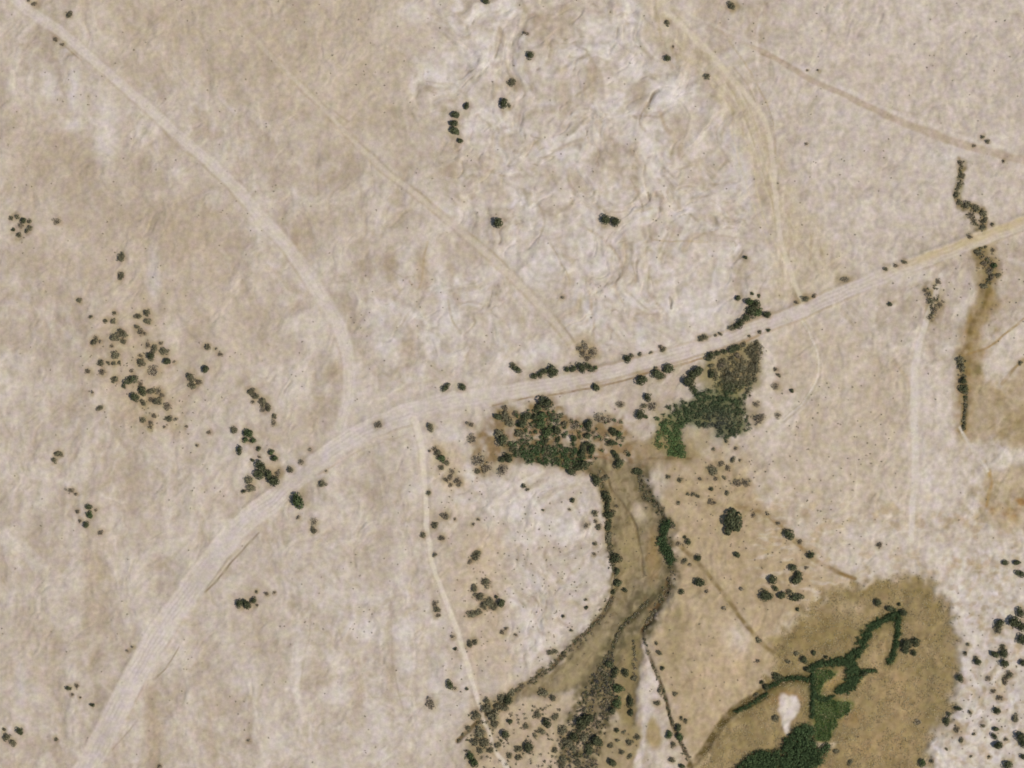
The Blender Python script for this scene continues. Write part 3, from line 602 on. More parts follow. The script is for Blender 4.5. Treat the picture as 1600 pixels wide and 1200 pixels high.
# ------------------------------------------------------------------ PLANTS (photo x, y, radius or rx*ry, tone)
# D dark green, G green, O olive, B brown and dry, P pale and dry
ZONES = [
 ('beside the pale track in the upper left corner', 'bushes along the north-western track',
  '54 6 5 B;45 1 3 B;109 24 6 O;87 62 5 B;98 70 4 B'),
 ('in the sickle row on the northern chalk', 'trees on the northern chalk',
  '729 166 5*8 D;712 180 7 D;709 193 7 D;711 205 8 D;719 220 5 D'),
 ('on the chalk right of the sickle row', 'trees on the northern chalk',
  '759 2 6 D;787 162 7*10 D;796 166 4 O;801 129 8 O;828 87 6*7 D;819 51 3 B;824 53 3.5 B'),
 ('along the braided track at the top', 'bushes along the northern track',
  '1043 36 5 O;1043 91 6 D;1052 73 2.5 B;1144 10 7 O;1105 120 5 O'),
 ('on bare ground near the north-eastern track', 'bushes along the north-eastern track',
  '1262 110 2.5 B;1278 110 2.5 B;1260 225 3 B;1535 214 4 O;1543 221 4 O;1522 228 3 B;1568 252 3 B'),
 ('on the open chalk north of the road', 'trees on the central chalk',
  '778 349 9*10 D;946 344 8 D;961 346 7.5 D;1165 403 4.5 D;1153 466 5 D'),
 ('in the ring clump at the left edge', 'bushes of the western ring clump',
  '19 341 4.5 O;27 338 4.5 O;37 345 5 D;46 347 4 O;48 355 4.5 O;21 359 4.5 D;30 368 5 O;43 361 4.5 O;32 352 5 P'),
 ('above the western scrub patch', 'bushes above the western scrub patch',
  '190 402 6*8 O;190 432 6*8 O;90 346 6 P;124 469 5 O;142 495 3.5 O;180 489 4 O;166 501 4 O;177 502 5 O'),
 ('in the curved knot topping the western scrub', 'bushes of the western scrub patch',
  '217 494 5.5 O;230 489 6 O;231 502 6 O;214 510 4.5 O;220 519 6 B;227 521 4 B'),
 ('in the upper left part of the western scrub', 'bushes of the western scrub patch',
  '147 535 6 O;150 528 4 B;157 534 4 P;180 527 8 O;189 517 5 O;194 523 6 O;193 534 5 O;175 541 4 B'),
 ('in the lower left part of the western scrub', 'bushes of the western scrub patch',
  '181 555 7 O;159 567 6 O;170 567 4 O;179 568 4.5 O;187 567 3.5 O;137 580 5 B;160 582 6 B;180 593 6 O;206 593 8 D;220 600 5 B;206 580 4 P'),
 ('in the right part of the western scrub', 'bushes of the western scrub patch',
  '242 544 7 O;252 536 4 B;257 549 7 O;232 540 5 B;236 557 7 D;221 566 7 O;220 556 4 B;262 565 6*7 D;273 565 3 P;241 582 9 P'),
 ('right of the western scrub patch', 'bushes right of the western scrub patch',
  '324 542 5.5 O;345 554 6*4 B;322 577 6.5 D;297 589 8 O;310 597 6 B;301 603 7 O;338 545 3 P'),
 ('in the dense heart of the western scrub', 'bushes of the western scrub patch',
  '194 604 4.5 D;222 611 7 D;211 620 7 D;236 612 7 O;247 611 6 P;225 630 6 O;246 627 7 O;262 636 8 B;236 625 5 B;253 618 5 B'),
 ('at the lower fringe of the western scrub', 'bushes of the western scrub patch',
  '145 613 3 B;157 637 7*5 O;224 657 6*5 O;236 661 5 B;241 650 5 B;236 668 4 B;264 655 6*7 O;275 655 4 P;257 667 3 B;292 667 3 B;327 676 4 B;308 696 3 B'),
 ('in the short slanting row above the road bend', 'bushes above the road bend',
  '392 612 7*5 O;400 619 7 O;411 628 7 O;420 638 6 O;429 650 5 O;428 661 4.5 B;412 640 5 P;396 628 4 P'),
 ('at the top of the bend grove', 'plants of the road bend grove',
  '366 672 6 O;389 678 7*9 G;384 687 5 G;396 688 5 G;374 703 5.5 D;395 719 4 D;404 701 4.5 D;424 707 5 G;430 716 6 G;405 714 3 B'),
 ('in the bend grove against the road', 'plants of the road bend grove',
  '409 729 8*9 D;406 741 8 D;420 742 8 D;429 752 9 D;435 741 6 P;389 750 7 O;393 762 8 O;381 768 3.5 D'),
 ('by the road bend, apart from the grove', 'bushes around the road bend',
  '454 735 5.5 O;471 721 5 P;485 703 4 P;465 781 12*11 G;504 756 6 O;467 809 4 P;490 829 6 O;492 815 6 P;510 736 3 P;592 664 7 P'),
 ('on the plain at far left below the scrub', 'bushes of the far western plain',
  '90 709 6 O;85 719 5 O;97 711 3 B;111 767 5.5 B;119 772 3 B;139 792 5.5 D;141 805 6*7 G;135 820 5 D;122 800 4 B;125 814 3.5 B;150 797 3 B;158 832 5 P'),
 ('in the dark clump right of the lower road', 'bushes right of the lower road',
  '374 943 7*6 D;386 944 9*7 D;397 938 6*5 D;401 924 3 O;417 928 3.5 B;429 926 3 B;402 946 3 B;389 1157 4 P;250 1197 4 B'),
 ('on the plain in the lower left corner', 'bushes of the lower left corner',
  '108 1075 4.5 D;121 1072 5 B;114 1085 3 B;126 1090 2.5 B;145 1101 4.5 D;199 1017 3.5 P;207 1011 2.5 P;32 1142 7 D;7 1140 4 O;11 1152 7 O;21 1160 6 O;89 1155 4 O'),
 ('on the road verge left of the hedge row', 'bushes along the road',
  '697 606 6 D;723 605 7*6 D;809 577 6 D;801 571 5 O;672 667 7 O'),
 ('in the hedge row hugging the upper road edge', 'bushes of the roadside hedge row',
  '835 587 5.5 D;844 585 5 D;852 580 5 D;861 579 8*7 D;867 582 6 D;886 577 5 D;896 576 6 D;909 574 9*7 D;922 574 8*6 D;931 575 4 G'),
 ('in the dry fan above the hedge row', 'dry bushes above the hedge row',
  '915 542 8 P;911 553 7 B;927 551 8 P;880 465 4 P;905 545 5 P;918 560 6 B'),
 ('on the upper road edge before the big grove', 'bushes along the upper road edge',
  '980 561 6 D;987 556 4 O;999 554 4 O;1017 551 3 O;1036 547 5 O;1032 542 4 B;1096 529 6*5 O;1102 527 5 O;1125 521 4*3 O;1118 524 3 O'),
 ('in the triangular grove on the upper road edge', 'trees of the triangular grove',
  '1172 472 7 G;1181 475 7 D;1174 487 9 D;1184 488 7 G;1166 496 7 D;1157 505 8*6 D;1143 513 6 O;1175 459 3.5 G;1186 462 3 G;1196 492 5 D;1150 510 5 D'),
 ('on the lower road edge above the thicket', 'trees along the lower road edge',
  '931 605 7 D;1002 594 10 D;1026 584 8 D;1033 588 6 D;1045 576 9 D;1110 556 8 D;1121 552 5 D;1132 549 5 D;1144 546 7 D;1152 543 6 D;1162 539 5 O;1187 519 4 O;1171 525 3 O;1024 575 4 O'),
 ('between the lower road edge and the thicket', 'trees at the thicket head',
  '1091 580 9 D;1082 586 8 D;1076 596 9 D;1112 584 5*9 D;1111 572 5 O;1177 550 5*10 O;1181 575 5*12 O;1160 575 8 O;1140 588 9 O;1128 570 7 B;1152 555 7 B'),
 ('on the pale spit left of the thicket', 'trees left of the thicket',
  '1011 621 6.5 D;1007 634 5 O;1020 635 8 P;1000 648 7.5 D;1009 651 4 G;970 632 6 P'),
 ('on the thicket margin facing the pale loop', 'bushes right of the thicket',
  '1201 491 5 D;1201 516 3 G;1217 586 4.5 O;1212 577 4 B;1237 610 4.5 D;1212 604 6 P;1186 655 9*12 B;1182 632 6 P;1215 649 5 P'),
 ('on the road verge at the upper right', 'bushes along the eastern road',
  '1259 467 7*5 O;1272 463 4 B;1245 472 4 B;1384 420 4.5 O;1400 415 4 B;1412 409 5*4 O;1390 475 4.5 D;1321 437 9*5 P'),
 ('in the oval dry patch below the eastern road', 'bushes of the oval dry patch',
  '1466 440 5.5 B;1455 470 6 O;1454 497 5 B;1469 476 6 B;1446 454 4 B;1460 484 6 P;1452 460 5 P'),
 ('along the eastern creek above the road', 'bushes along the eastern creek',
  '1501 255 5 P;1503 275 5 O;1499 288 4 O;1495 305 5 O;1500 317 5 O;1511 320 6 O;1525 325 6 O;1536 333 6 O;1538 345 5 O;1516 336 6 P;1521 345 5 P;1536 356 5 O;1551 350 3.5 O;1515 370 5 B'),
 ('along the eastern creek below the road', 'bushes along the eastern creek',
  '1527 394 6 O;1540 386 3 O;1552 391 4 B;1554 415 5 G;1560 430 5 O;1549 433 6 B;1536 447 5 O;1538 412 7 B;1545 424 6 P;1500 562 7 O;1502 573 6 O;1505 595 5 D;1595 567 4 O'),
 ('in the thin upright strip of the eastern creek', 'bushes of the upright creek strip',
  '1506 607 7*8 D;1508 621 4 D;1508 632 4 O;1507 644 4 O;1506 656 4 O;1505 667 3.5 D'),
 ('beside the southern track, upper stretch', 'bushes beside the southern track',
  '685 708 7 O;691 716 7 G;698 723 5 O;679 701 4 B;671 705 3 B;690 731 5 O;704 746 6 B;715 751 6 B;698 750 5 B;717 758 5 P;705 758 4 B;670 770 4.5 O;708 737 5 P'),
 ('beside the southern track, middle stretch', 'bushes beside the southern track',
  '695 806 7 P;698 808 4 O;679 821 6 O;662 836 5 O;690 841 6 B;680 867 4 O;743 870 7 O;735 877 5 B;747 864 5 O;740 819 3 B;711 811 2.5 B;748 812 2.5 B'),
 ('beside the southern track, lower stretch', 'bushes beside the southern track',
  '684 952 6 O;680 944 5 P;685 962 5 B;735 1007 6 O;742 1004 5 O;712 1014 3.5 D;785 988 5 B;791 982 3.5 B;707 995 4 P;704 1070 7*6 D;711 1076 4 P;730 1076 3 D;674 1100 9 P'),
 ('in the speckled clump right of the southern track', 'bushes of the speckled clump',
  '760 910 8*7 O;742 920 6 O;750 932 8 O;765 941 9 O;784 942 7 D;776 932 4 D;737 960 8 O;747 957 6 O;757 946 7 O;772 948 7 O'),
 ('at the west end of the streamside thicket', 'trees of the streamside thicket',
  '778 651 7 D;790 651 9 O;796 661 8 O;790 638 7 B;786 688 9 D;780 678 8 O;795 715 8 D;785 718 6 D;737 664 5 B;739 687 8 P;749 719 11 P;760 732 10 B;785 735 9 P;747 737 5 O;731 661 4 P'),
 ('in the upper left of the streamside thicket', 'trees of the streamside thicket',
  '854 628 11 D;840 636 6 D;824 650 8 D;817 662 8 D;847 650 9 G;845 662 9 G;805 647 6 B;835 652 6 D;812 677 8 O;864 650 6 O'),
 ('in the upper right of the streamside thicket', 'trees of the streamside thicket',
  '855 675 9 G;870 672 8 D;882 662 6 O;852 689 5 D;872 687 4.5 D;897 685 6 G;920 664 7*8 D;919 681 7*5 D;950 656 8*7 B;936 654 9 P;900 664 7 P'),
 ('around the head of the dry bed', 'trees at the head of the dry bed',
  '957 674 6 D;967 679 6 G;955 692 7*5 D;959 707 5 D;964 713 5*6 D;966 725 6*9 D;983 710 4.5 D;994 736 6 D;1000 737 5 D;911 704 5*13 D;925 701 8*6 G;917 694 5 D;912 727 9 D;893 737 6*7 D;902 731 6 D'),
 ('on the upper west bank of the dry bed', 'trees along the west bank',
  '932 750 8 D;946 747 6 O;947 776 8 D;949 792 5*8 D;953 804 8*7 D;950 822 6*9 D;951 841 6*9 O;962 873 8*10 D;965 893 5*8 D;964 791 3.5 B'),
 ('on white ground left of the dry bed', 'bushes on the white hill',
  '930 802 5 O;935 824 6*5 O;931 815 4 B;917 822 5 P;929 850 4 O;929 866 3.5 B;819 760 4.5 D;824 765 3.5 O;895 782 5*4 D;849 797 3 D;890 796 2.5 B'),
 ('on the lower west bank of the dry bed', 'bushes along the lower west bank',
  '965 911 8 D;976 922 4.5 D;957 925 4.5 D;916 950 4 D;916 937 3 O;880 963 3 D;893 985 3 O;806 992 3 B;860 1019 5 O;868 1018 5 O;880 1022 5 O'),
 ('in the stand east of the dry bed', 'trees east of the dry bed',
  '1146 815 14*20 D;1152 867 5.5 D;1076 847 5 D;1091 872 5 D;1070 839 3 D;1060 850 5 P;1070 876 5 O;1078 883 4 B;1061 785 4 O;1049 822 6 P'),
 ('in the dotted field right of the dry bed', 'bushes of the dotted field',
  '1044 745 4 O;1061 750 4.5 O;1111 764 5*4 D;1114 735 9 O;1127 725 6 B;1138 731 6 B;1145 719 4*6 O;1156 719 3 B;1132 746 4 O;1119 748 4 B;1095 748 4 B;1075 772 3.5 O'),
 ('in the brown fringe below the dotted field', 'bushes of the brown fringe',
  '1152 754 8 B;1166 755 7 P;1083 772 4 O;1091 776 4 O;1110 784 6 B;1117 786 4 B;1137 770 4.5 O;1177 805 4 B;1199 803 4.5 B;1115 702 3.5 O;1150 701 4 B;1135 690 4 O'),
 ('along the slanting brown row toward the mud flat', 'trees along the slanting brown row',
  '1232 835 8 D;1250 846 5 B;1267 867 6.5 D;1239 887 6.5 D;1260 887 4 B;1374 852 5.5 B;1247 898 6 D;1217 818 4 P'),
 ('in the tree group left of the mud flat', 'trees left of the mud flat',
  '1207 906 8 D;1212 919 5 D;1221 930 8 D;1202 932 7 D;1245 906 9 D;1244 934 8.5 D;1247 952 4 D;1195 931 9 D;1233 925 5 O'),
 ('on the tan slope between stream and mud flat', 'bushes of the tan slope',
  '1094 910 9 D;1065 924 5 D;1104 924 4 B;1159 920 4.5 P;1131 950 4.5 P;1185 1000 5.5 O;1184 1033 4.5 B;1190 1066 4 D;1182 1085 5 O;1197 1074 6 D'),
 ('along the sandy side channel', 'bushes along the sandy side channel',
  '1035 1044 4 D;1031 1020 5 O;1026 1006 3 O;1055 1084 4.5 O;1031 1079 5 O;1027 1099 5 O;1072 1125 4 O;1065 1121 4 O;1060 1137 8*6 D;1062 1150 7 G;1046 1148 5*7 G;1052 1163 5 O;1050 1187 5 O;1066 1197 5 D'),
 ('in the green string between the channels', 'bushes of the green string',
  '961 1050 7 D;977 1051 6 D;966 1075 9*8 G;965 1098 9*7 G;985 1096 5*12 D;986 1114 5*8 D;953 1039 7 D;991 1060 5 O;957 1111 6 D'),
 ('scattered over the olive bank at the bottom', 'bushes of the olive bank',
  '964 1141 4.5 D;975 1144 4 O;996 1152 6 O;984 1160 6 O;954 1165 5 O;957 1191 7 D;985 1181 5 O;972 1175 5 O;965 1157 4 O'),
 ('at the top of the dark bottom scrub', 'bushes of the bottom scrub',
  '745 1118 8 O;760 1108 9 O;770 1118 10 O;778 1104 7 O;788 1107 6 O;793 1094 8 D;784 1092 7 O;800 1083 7 O;773 1131 7 O;797 1127 5 D;761 1095 5 O'),
 ('left side of the dark bottom scrub', 'bushes of the bottom scrub',
  '732 1138 5 O;724 1148 4 O;717 1157 3.5 O;750 1145 9 O;742 1160 7 O;757 1160 8 O;766 1173 6 O;750 1173 6 O;790 1147 7 D;777 1165 5 O;735 1180 7 G;740 1191 7 G;796 1181 5 O'),
 ('in the speckled middle of the bottom scrub', 'bushes of the bottom scrub',
  '854 1129 8 D;840 1117 7 O;865 1091 6 O;850 1083 8 O;816 1072 6 B;822 1135 5 O;868 1120 6 O;826 1167 10*8 D;811 1170 7 O;810 1183 6 O;847 1143 8*6 O;836 1150 4 O'),
 ('in the dark right half of the bottom scrub', 'bushes of the bottom scrub',
  '880 1142 9 O;888 1160 9 O;898 1150 8 D;896 1168 8 O;907 1130 9 D;918 1124 10 D;933 1157 11 D;920 1171 9 D;880 1187 8 O;903 1192 7 O;912 1152 8 O;868 1172 5 O'),
 ('beside the green creek north of the green field', 'bushes of the green creek',
  '1372 941 7*6 D;1391 951 6 D;1406 944 4 D;1412 957 6 D;1272 1020 5 D;1257 1032 6 D;1245 1021 5 O;1232 1035 4.5 O;1215 1058 8 D;1292 1027 4 D;1262 1046 5 D'),
 ('on the mud flat beside the green loop', 'trees on the mud flat',
  '1417 1007 9 D;1430 1003 7 D;1415 1016 7 D;1428 1020 6*5 D;1436 1129 6 P;1307 1174 5 O;1329 1191 5 O;1212 1122 7 O;1352 1053 5 D'),
 ('on the white flat, upper right', 'trees of the white flat',
  '1570 879 5.5*4.5 D;1589 879 7*5 D;1595 896 7 D;1595 957 7 D;1585 972 10 D;1596 978 8 D;1598 1000 9 D;1562 974 7 D;1560 984 7 O'),
 ('on the white flat, middle right', 'trees of the white flat',
  '1554 1022 8*6 D;1568 1021 9*7 D;1567 1010 5 O;1569 1036 7 D;1599 1036 6 D;1527 1034 6 D;1525 1027 4 O;1509 1020 4 O;1512 1007 3.5 O;1500 1060 5.5 D;1577 1055 7 O;1570 1063 8 B;1544 1059 5 P'),
 ('on the white flat against the mud flat', 'trees of the white flat',
  '1497 1107 6*4 D;1515 1112 4 O;1484 1116 4.5 D;1479 1127 6 D;1502 1157 5 O;1495 1140 6*8 B;1522 1147 3.5 O;1479 1170 3 O;1442 1191 6 G;1457 1190 4 O;1517 1182 3 O'),
 ('on the white flat in the lower right corner', 'trees of the white flat',
  '1562 1090 7*5 B;1552 1080 5 B;1557 1110 6.5 D;1586 1122 5*8 O;1537 1134 5*4 O;1556 1139 5.5 D;1554 1150 5 D;1559 1164 8*7 D;1595 1150 9 D;1599 1161 6 D;1572 1155 4 O;1575 1195 8 D;1599 1182 5 D;1546 1182 3 O'),
]
plants = []
for phrase, group, txt in ZONES:
    for it in txt.split(';'):
        x, y, r, t = it.split()
        if '*' in r:
            rx, ry = map(float, r.split('*'))
        else:
            rx = ry = float(r)
        plants.append(dict(x=float(x), y=float(y), rx=rx, ry=ry, t=t, zone=phrase, group=group))
# a little fallen litter and browner soil under every plant
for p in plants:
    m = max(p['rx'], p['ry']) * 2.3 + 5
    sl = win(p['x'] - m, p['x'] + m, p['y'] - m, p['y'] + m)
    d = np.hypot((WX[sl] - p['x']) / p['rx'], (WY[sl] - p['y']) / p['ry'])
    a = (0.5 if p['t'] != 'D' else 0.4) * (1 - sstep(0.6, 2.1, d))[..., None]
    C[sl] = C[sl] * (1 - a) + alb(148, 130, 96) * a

# fine mottling of the soil colour
tex = np.clip(np.maximum.reduce([badm, sef, nb, sstep(980, 1080, PX) * sstep(660, 760, PY), 0.8 * sstep(1000, 1200, PX)]), 0, 1)
mot = 0.24 * fbm(WX, WY, 31, 3, 801, 0.7) + 0.12 * fbm(PX, PY, 8, 1, 805) + 0.12 * fbm(PX, PY, 19, 2, 807, 0.6, 1.5, 0.8)
mot = mot * (0.5 + 0.5 * tex + 0.05 * sstep(950, 1050, PX) * sstep(640, 740, PY)) * (1 - 0.55 * np.clip(roadm, 0, 1)) + 0.20 * (1 - tex) * fbm(WX, WY, 90, 3, 809, 0.6, 1.5, 0.8)
for k in ('north_west', 'south', 'middle', 'north', 'east'):
    mot = mot * (1 - 0.6 * (1 - sstep(0.7, 1.3, track_d[k][0] / track_d[k][1])))
C *= (1 + mot[..., None] * np.array([0.92, 1.0, 1.18]))
hue = 0.7 * fbm(PX, PY, 24, 3, 811)[..., None]
C *= 1 + hue * np.array([0.05, 0.0, -0.02]) + fbm(PX, PY, 12, 1, 813)[..., None] * np.array([0.0, 0.03, -0.08])
C *= np.array([0.98, 0.975, 0.97])
C = np.clip(C, 0.01, 0.9)

# ------------------------------------------------------------------ materials
def new_mat(name):
    m = bpy.data.materials.new(name)
    m.use_nodes = True
    return m, m.node_tree, m.node_tree.nodes['Principled BSDF']


def soil_material():
    m, nt, b = new_mat('desert_soil')
    N, L = nt.nodes, nt.links
    at = N.new('ShaderNodeVertexColor'); at.layer_name = 'soil'
    tc = N.new('ShaderNodeTexCoord')
    n1 = N.new('ShaderNodeTexNoise'); n1.inputs['Scale'].default_value = 0.38; n1.inputs['Detail'].default_value = 4; n1.inputs['Roughness'].default_value = 0.62
    n2 = N.new('ShaderNodeTexNoise'); n2.inputs['Scale'].default_value = 2.6; n2.inputs['Detail'].default_value = 3
    vo = N.new('ShaderNodeTexVoronoi'); vo.inputs['Scale'].default_value = 0.32
    for n in (n1, n2, vo):
        L.new(tc.outputs['Object'], n.inputs['Vector'])
    r1 = N.new('ShaderNodeMapRange'); r1.inputs[1].default_value = 0.28; r1.inputs[2].default_value = 0.72; r1.inputs[3].default_value = 0.88; r1.inputs[4].default_value = 1.12
    L.new(n1.outputs['Fac'], r1.inputs[0])
    r2 = N.new('ShaderNodeMapRange'); r2.inputs[1].default_value = 0.3; r2.inputs[2].default_value = 0.7; r2.inputs[3].default_value = 0.94; r2.inputs[4].default_value = 1.06
    L.new(n2.outputs['Fac'], r2.inputs[0])
    # sparse pebbly specks
    r3 = N.new('ShaderNodeMapRange'); r3.inputs[1].default_value = 0.08; r3.inputs[2].default_value = 0.22; r3.inputs[3].default_value = 0.78; r3.inputs[4].default_value = 1.0
    L.new(vo.outputs['Distance'], r3.inputs[0])
    m1 = N.new('ShaderNodeMath'); m1.operation = 'MULTIPLY'
    m2 = N.new('ShaderNodeMath'); m2.operation = 'MULTIPLY'
    L.new(r1.outputs[0], m1.inputs[0]); L.new(r2.outputs[0], m1.inputs[1])
    vo.inputs['Randomness'].default_value = 1.0
    gate = N.new('ShaderNodeMath'); gate.operation = 'LESS_THAN'; gate.inputs[1].default_value = 0.07
    sepc = N.new('ShaderNodeSeparateColor'); L.new(vo.outputs['Color'], sepc.inputs[0]); L.new(sepc.outputs[0], gate.inputs[0])
    spk = N.new('ShaderNodeMix'); spk.data_type = 'FLOAT'; spk.inputs[2].default_value = 1.0
    L.new(gate.outputs[0], spk.inputs[0]); L.new(r3.outputs[0], spk.inputs[3])
    L.new(m1.outputs[0], m2.inputs[0]); L.new(spk.outputs[0], m2.inputs[1])
    vm = N.new('ShaderNodeVectorMath'); vm.operation = 'SCALE'
    L.new(at.outputs['Color'], vm.inputs[0]); L.new(m2.outputs[0], vm.inputs['Scale'])
    L.new(vm.outputs[0], b.inputs['Base Color'])
    bp = N.new('ShaderNodeBump'); bp.inputs['Strength'].default_value = 0.25; bp.inputs['Distance'].default_value = 0.25
    L.new(n1.outputs['Fac'], bp.inputs['Height'])
    L.new(bp.outputs[0], b.inputs['Normal'])
    b.inputs['Roughness'].default_value = 0.95
    b.inputs['Specular IOR Level'].default_value = 0.1
    return m


SOIL = soil_material()
TONES = {'D': ((0.096, 0.100, 0.049), 'dark green'), 'G': ((0.090, 0.114, 0.046), 'bright green'), 'O': ((0.182, 0.160, 0.092), 'olive'),
         'B': ((0.225, 0.178, 0.112), 'dry brown'), 'P': ((0.29, 0.238, 0.158), 'pale withered')}


def leaf_material(name, col, attr=None):
    m, nt, b = new_mat(name)
    N, L = nt.nodes, nt.links
    oi = N.new('ShaderNodeObjectInfo')
    geo = N.new('ShaderNodeNewGeometry')
    nz = N.new('ShaderNodeTexNoise'); nz.inputs['Scale'].default_value = 0.9; nz.inputs['Detail'].default_value = 2
    L.new(geo.outputs['Position'], nz.inputs['Vector'])
    r1 = N.new('ShaderNodeMapRange'); r1.inputs[1].default_value = 0.3; r1.inputs[2].default_value = 0.7; r1.inputs[3].default_value = 0.7; r1.inputs[4].default_value = 1.35
    L.new(nz.outputs['Fac'], r1.inputs[0])
    r2 = N.new('ShaderNodeMapRange'); r2.inputs[3].default_value = 0.82; r2.inputs[4].default_value = 1.22
    L.new(oi.outputs['Random'], r2.inputs[0])
    mm = N.new('ShaderNodeMath'); mm.operation = 'MULTIPLY'
    L.new(r1.outputs[0], mm.inputs[0]); L.new(r2.outputs[0], mm.inputs[1])
    vm = N.new('ShaderNodeVectorMath'); vm.operation = 'SCALE'
    if attr:
        at = N.new('ShaderNodeVertexColor'); at.layer_name = attr
        L.new(at.outputs['Color'], vm.inputs[0])
    else:
        vm.inputs[0].default_value = col
    L.new(mm.outputs[0], vm.inputs['Scale'])
    L.new(vm.outputs[0], b.inputs['Base Color'])
    b.inputs['Roughness'].default_value = 0.75
    b.inputs['Specular IOR Level'].default_value = 0.08
    return m


LEAF = {k: leaf_material('leaves_' + v[1].replace(' ', '_'), v[0]) for k, v in TONES.items()}
LEAF_MIX = leaf_material('leaves_mixed', (0, 0, 0), 'leaf')
BARK, _nt, _b = new_mat('bark')
_n = _nt.nodes.new('ShaderNodeTexNoise'); _n.inputs['Scale'].default_value = 6
_r = _nt.nodes.new('ShaderNodeValToRGB')
_r.color_ramp.elements[0].color = (0.07, 0.052, 0.036, 1); _r.color_ramp.elements[1].color = (0.16, 0.125, 0.09, 1)
_nt.links.new(_n.outputs['Fac'], _r.inputs[0]); _nt.links.new(_r.outputs[0], _b.inputs['Base Color'])
_b.inputs['Roughness'].default_value = 0.9

# ------------------------------------------------------------------ build the ground sheet, split into its pieces
VX = (PX - W / 2) * S
VY = (H / 2 - PY) * S
gy, gx = np.gradient(Z)
gx = gx / np.gradient(VX, axis=1)
gy = gy / np.gradient(VY, axis=0)
NRM = np.stack([-gx, -gy, np.ones_like(gx)], -1)
NRM /= np.linalg.norm(NRM, axis=-1, keepdims=True)
idx = np.arange(NX * NY).reshape(NY, NX)
QUADS = np.stack([idx[1:, :-1], idx[1:, 1:], idx[:-1, 1:], idx[:-1, :-1]], -1)     # counter-clockwise from above
FV = np.stack([VX, VY, Z], -1).reshape(-1, 3)
FN = NRM.reshape(-1, 3)
FC = np.concatenate([C, np.ones(C.shape[:2] + (1,))], -1).reshape(-1, 4)


def mesh_from(name, verts, faces, mat, colors=None, attr='soil', smooth=False, normals=None):
    me = bpy.data.meshes.new(name)
    nf, k = faces.shape
    me.vertices.add(len(verts))
    me.vertices.foreach_set('co', np.ascontiguousarray(verts, np.float32).ravel())
    me.loops.add(nf * k)
    me.loops.foreach_set('vertex_index', np.ascontiguousarray(faces, np.int32).ravel())
    me.polygons.add(nf)
    me.polygons.foreach_set('loop_start', np.arange(0, nf * k, k, dtype=np.int32))
    me.polygons.foreach_set('use_smooth', np.full(nf, smooth))
    if colors is not None:
        ca = me.color_attributes.new(attr, 'FLOAT_COLOR', 'POINT')
        ca.data.foreach_set('color', np.ascontiguousarray(colors, np.float32).ravel())
    me.materials.append(mat)
    me.update(calc_edges=True)
    if normals is not None:
        me.normals_split_custom_set_from_vertices(np.ascontiguousarray(normals, np.float32).tolist())
    return me


def setting(name, label, mask, kind='structure'):
    f = QUADS[mask]
    if not len(f):
        return None
    used, inv = np.unique(f, return_inverse=True)
    me = mesh_from(name, FV[used], inv.reshape(-1, 4), SOIL, FC[used], 'soil', True, FN[used])
    o = bpy.data.objects.new(name, me)
    COL.objects.link(o)
    o['kind'] = kind
    o['label'] = label
    return o


setting('ground', 'pale tan desert ground with chalky hummocks around the tracks', freg == 0)
setting('dirt_road', 'wide graded dirt road sweeping from the lower left to the right edge', freg == 1)
TL = {'north_west': 'pale dirt track running from the upper left corner down to the road bend', 'middle': 'faint two-rut path slanting over the chalk to the hedge row',
      'north': 'narrow pale track bending down from the top through braided dry grass', 'north_east': 'thin brownish track running to the right edge above the creek',
      'south': 'narrow pale track leaving the road and winding to the bottom edge', 'east': 'whitish upright track on the tan plain below the eastern road'}
for i, k in enumerate(TRACKS):
    setting('dirt_track', TL[k], freg == 2 + i)
setting('stream_bed', 'brown dry stream bed winding south from the thicket', freg == 8)
setting('mud_flat', 'ochre brown mud flat around the green creek', freg == 9)
setting('sand_bar', 'white sand bar in the side channel at the bottom', freg == 10)


def ground_z(x, y):
    """height of the ground at photo pixel x, y"""
    i = np.clip(np.searchsorted(GX, x) - 1, 0, NX - 2)
    j = np.clip(np.searchsorted(GY, y) - 1, 0, NY - 2)
    tx = (x - GX[i]) / (GX[i + 1] - GX[i])
    ty = (y - GY[j]) / (GY[j + 1] - GY[j])
    return (Z[j, i] * (1 - tx) + Z[j, i + 1] * tx) * (1 - ty) + (Z[j + 1, i] * (1 - tx) + Z[j + 1, i + 1] * tx) * ty


# ------------------------------------------------------------------ plant meshes
def leaf_quads(pts, nrm, size, r):
    """one small bent-looking quad per point, facing roughly along nrm"""
    n = len(pts)
    nrm = nrm + r.normal(0, 0.55, (n, 3))
    nrm /= np.linalg.norm(nrm, axis=1, keepdims=True) + 1e-9
    a = np.cross(nrm, r.normal(0, 1, (n, 3)))
    a /= np.linalg.norm(a, axis=1, keepdims=True) + 1e-9
    b = np.cross(nrm, a)
    s = (size * r.uniform(0.6, 1.3, (n, 1)))
    a, b = a * s, b * s * r.uniform(0.6, 1.0, (n, 1))
    v = np.stack([pts - a - b * .5, pts + a * .3 - b, pts + a + b * .5, pts - a * .3 + b], 1).reshape(-1, 3)
    f = np.arange(4 * n).reshape(n, 4)
    return v, f


